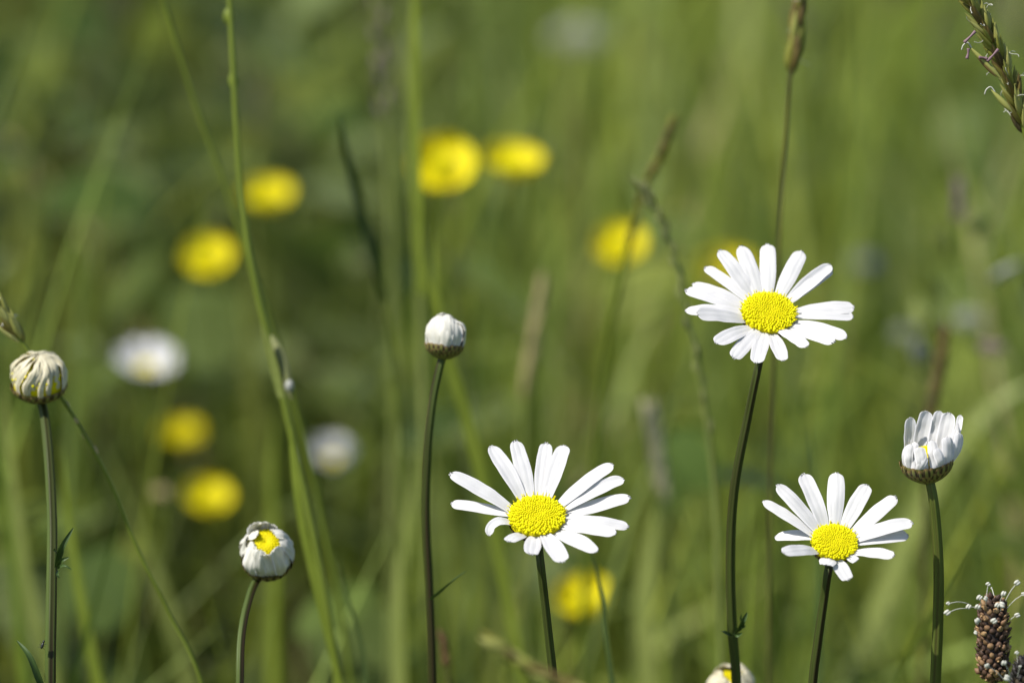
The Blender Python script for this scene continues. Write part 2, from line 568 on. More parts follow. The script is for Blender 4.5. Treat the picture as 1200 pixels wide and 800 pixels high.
def clump(x, y):
    """slow, irregular variation of the sward, 0..1"""
    v = np.sin(x * 47 + 2.2 * np.sin(y * 19)) * np.sin(y * 31 + 1.9 * np.sin(x * 33) + 0.6) + 0.7 * np.sin(x * 96 + y * 41 + 1.3 * np.sin(y * 60)) * np.sin(y * 57 - x * 38)
    return np.clip(0.5 + v * 0.55, 0, 1)


chunks = []
# undergrowth everywhere: short dense grass
n = 52000
x = rng.uniform(-2.2, 2.2, n); y = rng.uniform(-0.6, 5.0, n)
H = rng.uniform(0.10, 0.24, n); H = np.minimum(H, top_limit(x, y))
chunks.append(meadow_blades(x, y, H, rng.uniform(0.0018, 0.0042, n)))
# tall sward, densest where the camera looks
n = 26000
x = rng.uniform(-1.0, 1.0, n); y = rng.uniform(0.9, 3.6, n)
cl = clump(x, y)
keep = rng.random(n) < (0.12 + 0.9 * cl) * (0.24 + 0.78 * np.clip(np.maximum((x + 0.17) / 0.17, 1 - (y - 1.32) / 0.22), 0, 1))
x, y, cl = x[keep], y[keep], cl[keep]; n = len(x)
H = rng.normal(0.345, 0.055, n) + 0.16 * (cl - 0.5)
H = np.minimum(np.clip(H, 0.2, 0.52), top_limit(x, y))
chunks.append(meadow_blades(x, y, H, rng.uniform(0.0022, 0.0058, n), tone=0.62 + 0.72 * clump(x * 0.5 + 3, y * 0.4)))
n = 16000
x = rng.uniform(-2.2, 2.2, n); y = rng.uniform(-0.6, 5.0, n)
H = np.minimum(rng.normal(0.34, 0.06, n), top_limit(x, y))
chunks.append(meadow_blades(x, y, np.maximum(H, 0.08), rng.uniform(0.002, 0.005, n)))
# wide upright leaves that read as soft streaks
n = 1500
x = rng.uniform(-1.0, 1.0, n); y = rng.uniform(1.5, 3.2, n)
H = np.minimum(rng.normal(0.36, 0.06, n), top_limit(x, y))
chunks.append(meadow_blades(x, y, H, rng.uniform(0.006, 0.014, n), tone=rng.uniform(0.6, 1.45, n)))
# thin pale stalks that cross one another
n = 420
x = rng.uniform(-0.8, 0.8, n); y = rng.uniform(1.33, 1.9, n)
chunks.append(meadow_blades(x, y, rng.uniform(0.36, 0.56, n), rng.uniform(0.0016, 0.0036, n), tone=rng.uniform(0.7, 1.9, n)))
# flowering stalks with soft seed heads
n = 1000
x = rng.uniform(-1.3, 1.3, n); y = rng.uniform(1.72, 4.2, n)
H = rng.uniform(0.34, 0.52, n)
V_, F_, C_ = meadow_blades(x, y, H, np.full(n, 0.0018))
tipv = V_.reshape(n, -1, 3)[:, -1, :]
chunks.append((V_, F_, C_))
hc = np.array([(0.22, 0.19, 0.11), (0.17, 0.16, 0.07), (0.15, 0.125, 0.085), (0.13, 0.15, 0.05), (0.24, 0.23, 0.15)])[rng.choice(5, n)]
chunks.append(meadow_heads(tipv[:, 0], tipv[:, 1], tipv[:, 2] - 0.01, rng.uniform(0.015, 0.045, n), rng.uniform(0.0035, 0.008, n), hc, rng.uniform(0, 0.6, n)))
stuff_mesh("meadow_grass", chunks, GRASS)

# broad-leaved herbs between the grasses: round to lance-shaped leaves at all heights
chunks = []
n = 7500
x = rng.uniform(-1.6, 1.6, n); y = rng.uniform(1.46, 4.4, n)
keep = rng.random(n) < np.clip(0.25 + 0.75 * clump(x * 0.8 + 1.3, y * 0.8) + np.where(x < -0.05, 0.3, -0.15), 0, 1)
x, y = x[keep], y[keep]; n = len(x)
z = rng.uniform(0.10, 0.36, n)
z = np.minimum(z, top_limit(x, y) - 0.01)
ok = clear_of_flowers(x, y, z + 0.03, 0.02)
x, y, z = x[ok], y[ok], z[ok]; n = len(x)
ln = rng.uniform(0.014, 0.045, n); wd = ln * rng.uniform(0.3, 0.75, n)
ph = rng.uniform(0, 2 * np.pi, n); el = rng.uniform(-0.5, 1.1, n)
d = np.stack([np.cos(ph) * np.cos(el), np.sin(ph) * np.cos(el), np.sin(el)], -1)
sv = np.stack([-np.sin(ph), np.cos(ph), rng.normal(0, 0.25, n)], -1)
S = 6
t = np.linspace(0, 1, S)
hw = np.sin(np.pi * (0.06 + 0.90 * t)) ** 0.8
c = np.stack([x, y, z], -1)[:, None, :] + d[:, None, :] * (ln[:, None] * t)[..., None] - np.array([0, 0, 1.0]) * (ln[:, None] * 0.25 * t ** 2)[..., None]
off = sv[:, None, :] * ((wd / 2)[:, None] * hw)[..., None]
V = np.stack([c - off, c + off], 2).reshape(n, S * 2, 3)
k = np.arange(S - 1)
q = np.stack([2 * k, 2 * k + 1, 2 * k + 3, 2 * k + 2], -1)
F = (q[None] + (np.arange(n) * S * 2)[:, None, None]).reshape(-1, 4)
hc = np.array([(0.06, 0.10, 0.016), (0.085, 0.125, 0.022), (0.15, 0.19, 0.07), (0.03, 0.055, 0.012), (0.16, 0.19, 0.03)])[rng.choice(5, n, p=[.3, .25, .15, .2, .1])] * rng.uniform(0.8, 1.25, n)[:, None]
chunks.append((V.reshape(-1, 3), F, np.repeat(hc, S * 2, 0)))


def broad_leaves(n, xr, yr, zr, lr, wr, cols, p):
    x = rng.uniform(*xr, n); y = rng.uniform(*yr, n)
    keep = rng.random(n) < 0.15 + 0.85 * clump(x * 0.45 + 0.7, y * 0.45)
    x, y = x[keep], y[keep]; n = len(x)
    z = np.minimum(rng.uniform(*zr, n), top_limit(x, y) - 0.02)
    ok = clear_of_flowers(x, y, z + 0.04, 0.03)
    x, y, z = x[ok], y[ok], z[ok]; n = len(x)
    ln = rng.uniform(*lr, n); wd = ln * rng.uniform(*wr, n)
    ph = rng.uniform(0, 2 * np.pi, n); el = rng.uniform(-0.6, 1.2, n)
    d = np.stack([np.cos(ph) * np.cos(el), np.sin(ph) * np.cos(el), np.sin(el)], -1)
    sv = np.stack([-np.sin(ph), np.cos(ph), rng.normal(0, 0.3, n)], -1)
    S = 7
    t = np.linspace(0, 1, S)
    hw = np.sin(np.pi * (0.06 + 0.90 * t)) ** 0.7
    c = np.stack([x, y, z], -1)[:, None, :] + d[:, None, :] * (ln[:, None] * t)[..., None] - np.array([0, 0, 1.0]) * (ln[:, None] * 0.3 * t ** 2)[..., None]
    off = sv[:, None, :] * ((wd / 2)[:, None] * hw)[..., None]
    V = np.stack([c - off, c + off], 2).reshape(n, S * 2, 3)
    k = np.arange(S - 1)
    q = np.stack([2 * k, 2 * k + 1, 2 * k + 3, 2 * k + 2], -1)
    F = (q[None] + (np.arange(n) * S * 2)[:, None, None]).reshape(-1, 4)
    hc = np.array(cols)[rng.choice(len(cols), n, p=p)] * rng.uniform(0.8, 1.25, n)[:, None]
    return V.reshape(-1, 3), F, np.repeat(hc, S * 2, 0)


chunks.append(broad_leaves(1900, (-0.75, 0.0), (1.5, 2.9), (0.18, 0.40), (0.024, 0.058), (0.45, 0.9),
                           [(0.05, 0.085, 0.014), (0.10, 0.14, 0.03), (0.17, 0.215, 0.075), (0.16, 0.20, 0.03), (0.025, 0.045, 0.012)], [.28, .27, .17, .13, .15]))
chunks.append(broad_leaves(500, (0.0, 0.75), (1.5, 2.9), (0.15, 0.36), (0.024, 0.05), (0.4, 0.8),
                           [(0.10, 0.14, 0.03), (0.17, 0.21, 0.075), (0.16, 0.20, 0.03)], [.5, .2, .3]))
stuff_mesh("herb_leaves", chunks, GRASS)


# ------------------------------------------------------------------ plants: common pieces
def to_ground(path, lean=0.25):
    """let a stem that leaves the frame run on down to the soil"""
    a, b = path[-2], path[-1]
    dz = max(1e-4, a.z - b.z)
    sx, sy = (b.x - a.x) / dz * lean, (b.y - a.y) / dz * lean
    z = b.z
    return path + [Vector((b.x + sx * z * 0.5, b.y + sy * z * 0.5, z * 0.5)), Vector((b.x + sx * z * 0.8, b.y + sy * z * 0.8, -0.004))]


def px_path(pts, d, d_end=None):
    y0 = P(pts[0][0], pts[0][1], d).y
    y1 = P(pts[-1][0], pts[-1][1], d_end).y if d_end else y0
    n = len(pts) - 1
    return [PY(u, v, y0 + (y1 - y0) * i / n) for i, (u, v) in enumerate(pts)]


def base_of(path):
    return Vector((path[-1].x, path[-1].y, 0))


def head_frame(n, ref=Vector((1, 0, 0))):
    n = nrm(n)
    e1 = nrm(ref - n * ref.dot(n))
    return n, e1, n.cross(e1)


def facing(tilt_deg, roll_px=0.0):
    """head axis: tilt_deg away from straight up the image plane towards the camera, leaning sideways by roll_px (right +)"""
    a = R(tilt_deg)
    return nrm(UPV * math.cos(a) - FWD * math.sin(a) + Vector((roll_px, 0, 0)))


def add_involucre(root, c, n, Rr, depth, rows=3, count=26, name="involucre"):
    """green cup of overlapping bracts under a head; c is the rim centre"""
    n, e1, e2 = head_frame(n)
    mb = MB()
    # inner cup
    rr = []
    for i in range(9):
        s = i / 8
        r = Rr * 0.97 * math.sin(R(10 + 80 * s)) ** 0.75
        rr.append([c - n * (depth * (1 - s) ** 0.9) + (e1 * math.cos(2 * math.pi * k / 28) + e2 * math.sin(2 * math.pi * k / 28)) * r for k in range(28)])
    idx = mb.grid(rr, [[(0.33, 0.5)] * 28] * 9, close=True)
    mb.face(*idx[0][::-1])
    for q in range(rows):
        top = 1.0 - q * 0.27
        for k in range(count):
            a = 2 * math.pi * (k + 0.5 * (q % 2) + random.uniform(-0.12, 0.12)) / count
            rad = e1 * math.cos(a) + e2 * math.sin(a)
            sd = n.cross(rad)
            wid = 2 * math.pi * Rr / count * random.uniform(1.0, 1.25)
            tp = top + random.uniform(-0.09, 0.09)
            g_, uv = [], []
            m_ = 9
            for i in range(m_):
                s = max(0.0, tp - 0.75) + (tp - max(0.0, tp - 0.75)) * i / (m_ - 1)
                s1 = min(1.06, s)
                r = Rr * (0.985 + 0.022 * (q + 1)) * math.sin(R(10 + 80 * min(1, s1))) ** 0.75 + 0.00012
                p = c - n * (depth * max(0, 1 - s1) ** 0.9) + n * (depth * max(0, s1 - 1)) + rad * r
                hwid = wid / 2 * (1 if i < 6 else math.sqrt(max(0.04, 1 - ((i - 5) / 3.2) ** 2))) * (0.6 + 0.4 * min(1, i / 3))
                lift = Rr * 0.02
                g_.append([p - sd * hwid, p - sd * hwid * 0.5 + rad * lift, p + rad * lift * 1.5, p + sd * hwid * 0.5 + rad * lift, p + sd * hwid])
                uv.append([(0, i / 8), (0.25, i / 8), (0.5, i / 8), (0.75, i / 8), (1, i / 8)])
            mb.grid(g_, uv)
    return mb.build(name, BRACT, root)


def add_disc(root, c, n, Rd, hgt=0.36, N_=460, spikes=True):
    """yellow button of florets packed in spirals"""
    n, e1, e2 = head_frame(n)
    mb = MB()
    def surf(r, a):
        h = hgt * Rd * (math.sqrt(max(0, 1 - (r / 1.04) ** 2)) - 0.22 * math.exp(-(r / 0.28) ** 2))
        return c + (e1 * math.cos(a) + e2 * math.sin(a)) * (Rd * r) + n * h
    rings = [[surf(0.98 * i / 9, 2 * math.pi * k / 30) - n * Rd * 0.03 for k in range(30)] for i in range(0, 10)]
    rings[0] = [surf(0.02, 2 * math.pi * k / 30) - n * Rd * 0.03 for k in range(30)]
    rings.append([c - n * Rd * 0.12 + (p - c) - n * (p - c).dot(n) for p in rings[-1]])
    idx = mb.grid(rings, None, 0.25, close=True)
    mb.face(*idx[0])
    for k in range(N_):
        r = math.sqrt((k + 0.5) / N_)
        a = k * 2.399963 + random.uniform(-0.05, 0.05)
        p = surf(r, a)
        rad = e1 * math.cos(a) + e2 * math.sin(a)
        nn = nrm(n + rad * (0.25 * r + 0.75 * r ** 4))
        sz = Rd * (0.032 + 0.027 * r ** 3) * random.uniform(0.85, 1.15)
        ht = sz * (0.85 + 0.45 * r)
        blob(mb, p + nn * ht * (-0.25 + 0.4 * r), nn + rad * random.uniform(-0.1, 0.15), ht, sz, t=min(1, max(0, random.gauss(0.74 + 0.16 * (r < 0.5), 0.14))))
        if spikes and r > 0.93 and random.random() < 0.55:
            q0 = p + nn * ht * 0.9
            tube(mb, [q0, q0 + nn * Rd * 0.06, q0 + nn * Rd * 0.10 + rad * Rd * random.uniform(0, 0.05)], lambda s: Rd * 0.022 * (1 - 0.3 * s), sides=5, t=random.uniform(0.15, 0.6))
    return mb.build("flower_disc", DISC, root)


def stem_mesh(root, path, r0, r1, m=STEM, name="stem", ridges=6, depth=0.13):
    mb = MB()
    tube(mb, catmull(path, 10), lambda s: r0 + (r1 - r0) * min(1, s * 1.6), sides=24, ridges=ridges, depth=depth)
    return mb.build(name, m, root)


def stem_leaf(root, pts, d, width, nh=None, m=LEAF, teeth=0):
    """small leaf clasping a stem, from photo pixels"""
    mb = MB()
    path = catmull([P(u, v, dd) for u, v, dd in [(q[0], q[1], d + (q[2] if len(q) > 2 else 0)) for q in pts]], 6)
    blade(mb, path, width, nh or (-FWD + Vector((0.5, 0, 0.3))), fold=0.45, tip=1.6, base=0.55)
    if teeth:
        for k in range(teeth):
            i = int(len(path) * (0.25 + 0.5 * k / teeth))
            T = nrm(path[i + 1] - path[i - 1])
            S = nrm(T.cross(-FWD)) * (1 if k % 2 else -1)
            blade(mb, [path[i], path[i] + (S + T) * width * 0.5, path[i] + (S * 0.9 + T * 1.6) * width * 0.75], width * 0.4, -FWD, tip=1.6)
    return mb.build("leaf", m, root)


def daisy_flower(cpx, d, n, Rd_px, L_px, tips, stem_px, r_px, label, rim=0.0, stem_mat=STEM, cost=0.15, d_end=None):
    """an open oxeye daisy. tips: (u, v, width factor, extra) per petal"""
    c = P(cpx[0], cpx[1], d)
    n, e1, e2 = head_frame(n)
    Rd = mm(Rd_px, d); L = mm(L_px, d)
    c = c - n * (Rd * 0.18)                       # the photo's centre lies on the dome
    sp = px_path(stem_px, d, d_end)
    attach = c - n * (Rd * 0.75)
    path = to_ground([attach] + sp)
    root = thing("oxeye_daisy", base_of(path), label, "daisy", "open white daisies")
    stem_mesh(root, path, mm(r_px[0], d) / 2, mm(r_px[1], d) / 2, stem_mat)
    add_involucre(root, c - n * Rd * 0.10, n, Rd * 0.98, Rd * 0.62, rows=3, count=26)
    add_disc(root, c, n, Rd)
    for k, tp in enumerate(tips):
        u, v = tp[0], tp[1]
        wf = tp[2] if len(tp) > 2 else 1.0
        ex = tp[3] if len(tp) > 3 else {}
        ray = nrm(P(u, v, d) - EYE)
        best = None
        for h in np.linspace(-0.7, 0.7, 57):
            q0 = c + n * (h * L)
            s = (q0 - EYE).dot(n) / ray.dot(n)
            tip = EYE + ray * s
            ln = (tip - c).length
            lw = ex.get("len", 1.0)
            k_ = (ln / (L * lw) - 1) ** 2 + cost * (h - ex.get("h", 0.0)) ** 2
            if best is None or k_ < best[0]:
                best = (k_, tip, h)
        tip = best[1]
        rel = tip - c
        fl = nrm(rel - n * rel.dot(n))
        if "base" in ex:                           # where the petal leaves the disc, in pixels
            rb = nrm(P(ex["base"][0], ex["base"][1], d) - EYE)
            s = (c - EYE).dot(n) / rb.dot(n)
            bp = EYE + rb * s - c
            fl = nrm(bp - n * bp.dot(n))
        lay = -n * (Rd * (0.02 + 0.05 * (k % 3)))
        b0 = c + fl * (Rd * 0.84) + lay
        out = tip - b0
        arch = n * (out.length * ex.get("arch", random.uniform(0.02, 0.06)))
        mid = ex.get("mid")
        if mid:                                    # runs out in the flower's plane, then hangs down
            def on_plane(u_, v_, h_=0.0):
                r_ = nrm(P(u_, v_, d) - EYE)
                return EYE + r_ * ((c + n * h_ - EYE).dot(n) / r_.dot(n))
            p0_, pm = on_plane(*mid[0], -Rd * 0.1), on_plane(*mid[1], Rd * 0.1)
            dp = (pm - EYE).dot(FWD)
            tip = P(u, v, dp - 0.001)
            pth = catmull([p0_, p0_.lerp(pm, 0.6) + n * 0.0004, pm, P(*mid[2], dp - 0.0005), tip], 6)
        else:
            pth = catmull([b0, b0.lerp(tip, 0.35) + arch, b0.lerp(tip, 0.7) + arch * 0.9, tip], 5)
        mb = MB()
        petal(mb, pth, nrm(n * 1.0 - FWD * 0.15), mm(19.8, d) * wf, notch=ex.get("notch", random.uniform(0.3, 0.9)), crumple=0.07, cup=ex.get("cup", random.uniform(-0.14, 0.24)),
              twist=ex.get("twist", random.uniform(-0.12, 0.12)), base=ex.get("b", 0.45), seed=k + int(cpx[0]), blunt=random.uniform(1.9, 2.6), taper=random.uniform(0.18, 0.34))
        mb.build("petal", PETAL, root)
    return root


def Z(ox, oy, sc):
    return lambda x, y, *r: (ox + x / sc, oy + y / sc, *r)


# ------------------------------------------------------------------ the three open daisies
z = Z(780, 270, 5.0)
F1 = daisy_flower((901, 364), 1.134, facing(46, 0.04), 31.5, 101, [
    z(597, 76), z(438, 88), z(313, 112), z(228, 213, 0.78), z(154, 312, 0.8), z(110, 347, 1.02), z(112, 472, 0.9), z(182, 486, 1.05),
    z(293, 660, 1.0), z(394, 752, 0.95), z(530, 778, 0.98), z(688, 768, 0.92), z(826, 684, 0.92), z(994, 655, 1.05), z(1064, 632, 0.92),
    z(1104, 506, 1.02), z(1110, 448, 1.0), z(972, 203, 0.92, {"cup": 0.4}), z(978, 222, 0.8), z(800, 118)],
    [(889, 427), (876, 490), (861, 570), (856, 650), (858, 735), (863, 800)], (8, 11),
    "tall white daisy with the most petals, small toothed leaf low on its stem")
stem_leaf(F1, [(860, 742), (866, 736, -0.003), (871, 727, -0.005), (876, 717, -0.004)], 1.149, mm(8), teeth=3)
stem_leaf(F1, [(859, 743, -0.002), (864, 744, -0.005), (870, 741, -0.006)], 1.149, mm(6))
stem_leaf(F1, [(858, 744, -0.002), (853, 742, -0.004), (849, 740, -0.005), (844, 739, -0.003)], 1.149, mm(4.5))

z = Z(510, 500, 4.704)
F2 = daisy_flower((629, 602), 1.119, facing(40, -0.02), 33.0, 107, [
    z(440, 72, 1.0), z(612, 84, 0.95), z(716, 97, 1.0), z(982, 204, 0.95), z(1042, 285, 1.0), z(1082, 388, 1.05), z(1072, 552, 0.9),
    z(998, 590, 0.95), z(892, 692, 1.05), z(706, 750, 1.12), z(528, 706, 1.0, {"len": 0.72}), z(400, 630, 0.85, {"len": 0.65}),
    z(298, 602, 0.62, {"mid": ((510 + 432 / 4.704, 500 + 534 / 4.704), (510 + 345 / 4.704, 500 + 524 / 4.704), (510 + 306 / 4.704, 500 + 552 / 4.704)), "cup": 0.3, "b": 0.6}), z(84, 420, 0.85), z(76, 256, 1.0), z(304, 104, 1.0)],
    [(633, 655), (638, 700), (643, 745), (648, 790), (651, 830)], (9.5, 10.5),
    "wide white daisy in the middle with one thin petal curled down at its left")

z = Z(880, 540, 5.333)
F3 = daisy_flower((978, 633), 1.116, facing(44, 0.03), 27.0, 88, [
    z(535, 70, 1.05), z(732, 143, 1.0), z(912, 218, 0.98), z(1016, 384, 1.0), z(988, 464, 1.0), z(900, 594, 0.85),
    z(662, 628, 0.62, {"len": 0.45}), z(612, 748, 0.9, {"len": 0.62, "base": (880 + 520 / 5.333, 540 + 600 / 5.333)}),
    z(470, 655, 1.02, {"len": 0.45, "arch": 0.16, "b": 0.8}), z(196, 572, 0.9), z(148, 472, 0.85), z(72, 250, 0.72), z(160, 146, 0.95), z(322, 76, 1.0)],
    [(971, 667), (965, 705), (958, 755), (952, 805)], (9, 10),
    "smaller white daisy low on the right with a stubby folded petal in front")


# ------------------------------------------------------------------ the half-open daisy
z = Z(1040, 470, 7.27)
d = 1.122
ax = facing(20, -0.12)
rim = P(1085.5, 538.5, d)
Rr = mm(30.5, d)
sp = px_path([(1093, 580), (1097, 615), (1100, 670), (1099, 735), (1096, 805)], d)
path = to_ground([P(1087, 553, d)] + sp)
E = thing("oxeye_daisy", base_of(path), "half-open white daisy with upright petals above a scaly green cup", "daisy", "half-open daisy")
del E["group"]
stem_mesh(E, path, mm(10) / 2, mm(11.8) / 2, STEMG)
add_involucre(E, rim, ax, Rr, mm(27), rows=3, count=26)
add_disc(E, rim + ax * mm(2), ax, Rr * 0.62, 0.7, 180, spikes=False)
n_, e1_, e2_ = head_frame(ax)


def upright(ang, tip, dd, w, bulge, m=PETAL, sd=0):
    """petal of a closing head: rim angle (0 right, 90 away from the camera), tip pixel and its depth offset"""
    a = R(ang)
    rad = e1_ * math.cos(a) + e2_ * math.sin(a)
    b0 = rim + rad * (Rr * 0.90) - n_ * mm(3)
    tp = P(tip[0], tip[1], d + dd)
    pth = catmull([b0, b0.lerp(tp, 0.4) + rad * (Rr * bulge), b0.lerp(tp, 0.75) + rad * (Rr * bulge * 0.8), tp], 5)
    mb = MB()
    petal(mb, pth, nrm(-rad * 0.55 - FWD * (0.8 if dd > 0.001 else -0.5) - n_ * 0.2) if abs(math.sin(a)) > 0.3 else -rad, w, notch=0.3, cup=0.30, base=0.62, seed=sd + 400, peak=0.55, blunt=2.2, taper=0.22, crumple=0.13)
    mb.build("petal", m, E)


for i, (ang, tx, ty, dd, wpx, bl) in enumerate([
        (138, 196, 134, 0.003, 14.5, 0.02), (108, 335, 80, 0.006, 18.5, 0.02), (76, 448, 80, 0.0065, 14, 0.05), (50, 528, 94, 0.004, 19, 0.05), (20, 622, 116, 0.003, 9, 0.1),
        (4, 606, 185, 0.0005, 13, 0.14), (-18, 606, 268, -0.002, 14, 0.14), (-38, 505, 300, -0.004, 17, 0.1), (-58, 412, 402, -0.0062, 12, 0.12), (-76, 376, 332, -0.0040, 13, 0.10),
        (-100, 268, 388, -0.0062, 15, 0.12), (-118, 330, 470, -0.0065, 10, 0.12), (-128, 236, 345, -0.0025, 10, 0.06), (-142, 200, 362, -0.0045, 10, 0.1), (-168, 172, 372, -0.002, 11, 0.1)]):
    q = z(tx, ty)
    upright(ang, q, dd, mm(wpx), bl, PETAL, i)


# ------------------------------------------------------------------ closed buds
def closed_bud(cpx, d, ax, R_px, stem_px, r_px, label, petals, height=1.25, close=0.15, cup_h=0.75, pm=BUDW, stem_m=STEM, d_end=None, width=1.0, swirl=0.0, disc=None, ragged=0.1, crumple=0.2, name="daisy_bud"):
    """a closing head: cup of bracts, petals folded in over the top. close = how near the tips come to the axis"""
    n, e1, e2 = head_frame(ax)
    Rb = mm(R_px, d)
    c = P(cpx[0], cpx[1], d)                        # centre of the ball
    rimc = c - n * (Rb * 0.22)
    sp = px_path(stem_px, d, d_end)
    path = to_ground([rimc - n * Rb * cup_h * 0.85] + sp)
    root = thing(name, base_of(path), label, "flower bud", "closed daisy buds")
    stem_mesh(root, path, mm(r_px[0], d) / 2, mm(r_px[1], d) / 2, stem_m)
    add_involucre(root, rimc, n, Rb, Rb * cup_h, rows=3, count=22)
    if disc:
        add_disc(root, rimc + n * (Rb * disc[1]), n, Rb * disc[0], disc[2], 170, spikes=False)
    for k in range(petals):
        a = 2 * math.pi * (k + random.uniform(-0.25, 0.25)) / petals
        rad = e1 * math.cos(a) + e2 * math.sin(a)
        a2 = a + swirl * random.uniform(0.4, 1.5) + random.uniform(-0.15, 0.15)
        rad2 = e1 * math.cos(a2) + e2 * math.sin(a2)
        lay = 1.02 - 0.06 * (k % 3) + random.uniform(-0.02, 0.02)
        cl = close + random.uniform(-ragged, ragged)
        hh = height * random.uniform(1 - ragged * 0.6, 1 + ragged * 0.6)
        pts = [rimc + rad * (Rb * 0.93 * lay) - n * Rb * 0.12,
               rimc + rad * (Rb * 1.0 * lay) + n * Rb * (0.28 * hh),
               rimc + nrm(rad.lerp(rad2, 0.5)) * (Rb * 0.80 * lay) + n * Rb * (0.74 * hh),
               rimc + rad2 * (Rb * max(0.02, cl)) + n * Rb * hh]
        mb = MB()
        petal(mb, catmull(pts, 6), -rad, 2 * math.pi * Rb / petals * 1.5 * width * random.uniform(0.75, 1.25), notch=0.5, cup=random.uniform(0.1, 0.4), base=0.75, peak=0.35, seed=k + int(cpx[0]) * 3, thick=0.00013, groove=0.045, crumple=crumple, taper=0.3)
        mb.build("petal", pm, root)
    return root


A = closed_bud((45.5, 443), 1.162, facing(28, 0.03), 32.5,
               [(51, 482), (57, 535), (61, 610), (60.5, 690), (59, 805)], (9.5, 11.5), "large round cream bud at the left edge, on a thick dark stem",
               19, height=1.16, close=0.07, cup_h=0.62, pm=CREAM, d_end=1.130, swirl=0.45, disc=(0.93, 0.0, 1.08), width=0.56, ragged=0.07)
stem_leaf(A, [(66, 664), (69, 650, -0.002), (74, 638, -0.003), (86, 618, -0.002)], 1.132, mm(9), teeth=0)
stem_leaf(A, [(67, 662, -0.002), (73, 656, -0.004), (81, 652.5, -0.004)], 1.132, mm(5))
stem_leaf(A, [(67, 666, -0.002), (72, 663, -0.004), (77, 663, -0.005), (84, 667, -0.005)], 1.132, mm(4))
stem_leaf(A, [(68, 668, -0.002), (67, 673, -0.004), (70, 677, -0.004)], 1.132, mm(4))
stem_leaf(A, [(67, 646, -0.001), (63, 644, -0.005), (64, 642, -0.006)], 1.132, mm(3))
stem_leaf(A, [(55, 822), (45, 795, -0.003), (34, 768, -0.004), (20, 750, -0.002)], 1.132, mm(9), nh=-FWD + Vector((0, 0, 1.2)))
B = closed_bud((521.5, 397), 1.158, facing(6, 0.10), 22.5,
               [(517, 424), (508, 465), (502, 515), (499, 600), (503, 690), (507, 805)], (8, 9.5), "small compact white bud above the middle daisy, closed to a dome",
               12, height=1.42, close=0.16, cup_h=0.82, width=1.12, d_end=1.170, stem_m=STEM, ragged=0.14)
stem_leaf(B, [(505, 702), (515, 695, -0.002), (528, 683, -0.003), (547, 668, -0.002)], 1.160, mm(9), nh=UPV)
Cb = closed_bud((313, 648), 1.156, facing(52, -0.05), 30.5,
                [(300, 681), (290, 708), (283, 745), (281, 805)], (8, 9.5), "low white bud left of centre opening on a yellow middle, its stem bent",
                14, height=1.22, close=0.52, cup_h=0.74, disc=(0.74, 0.5, 0.85), d_end=1.135, width=0.9, ragged=0.28)
D = closed_bud((856, 806), 1.185, facing(40, 0.0), 27.0,
               [(850, 850), (849, 880)], (9, 10), "cream bud cut by the bottom edge, half hidden behind the tall daisy stem",
               12, height=1.15, close=0.5, cup_h=0.7, pm=CREAM, disc=(0.72, 0.35, 0.85), ragged=0.2)


# ------------------------------------------------------------------ buttercups far out of focus
def buttercup(u, v, d, dia, tilt, roll, label, openness=0.55, seed=0):
    rd = random.Random(seed)
    n, e1, e2 = head_frame(facing(tilt, roll))
    d, dia = d * 1.03, dia * 1.02
    c = P(u, v, d)
    r = dia / 2
    base = c - n * (r * 0.35)
    y = base.y + rd.uniform(0.0, 0.05)
    p1 = base - n * (r * 0.9)
    path = catmull([base, p1, Vector((base.x + rd.uniform(-.015, .015), y, base.z * 0.6)), Vector((base.x + rd.uniform(-.03, .03), y + 0.02, -0.004))], 8)
    root = thing("buttercup", Vector((path[-1].x, path[-1].y, 0)), label, "buttercup", "yellow buttercups out of focus behind")
    mb = MB(); tube(mb, path, 0.0009, sides=8); mb.build("stem", GRASSY, root)
    mb = MB()
    for k in range(5):
        a = 2 * math.pi * (k + 0.5) / 5
        rad = e1 * math.cos(a) + e2 * math.sin(a)
        blade(mb, [base, base + rad * r * 0.35 + n * r * 0.02, base + rad * r * 0.62 + n * r * 0.16], r * 0.35, n)
    mb.build("sepals", GRASSY, root)
    for k in range(5):
        a = 2 * math.pi * (k + rd.uniform(-.06, .06)) / 5
        rad = e1 * math.cos(a) + e2 * math.sin(a)
        pts = [base + rad * r * 0.10, base + rad * r * 0.55 + n * r * (0.10 + 0.10 * openness), base + rad * r * 0.9 + n * r * (0.30 + 0.3 * openness), base + rad * r * (1.06 - 0.06 * openness) + n * r * (0.42 + 0.75 * openness)]
        mb = MB(); petal(mb, catmull(pts, 5), n, r * 1.32, notch=0.1, cup=0.30, base=0.25, peak=0.75, seed=seed * 5 + k, blunt=3.0, groove=0.01)
        mb.build("petal", BUTTER, root)
    mb = MB()
    for k in range(46):
        rr = r * 0.36 * math.sqrt((k + 0.5) / 46); a = k * 2.4
        rad = e1 * math.cos(a) + e2 * math.sin(a)
        p = base + n * (r * 0.10)
        q = base + rad * rr * 1.25 + n * r * (0.42 - 0.1 * rr / r)
        tube(mb, [p + rad * rr, q], r * 0.012, sides=4, t=0.8)
        blob(mb, q, n, r * 0.06, r * 0.045, t=0.95)
    mb.build("stamens", DISC, root)
    return root


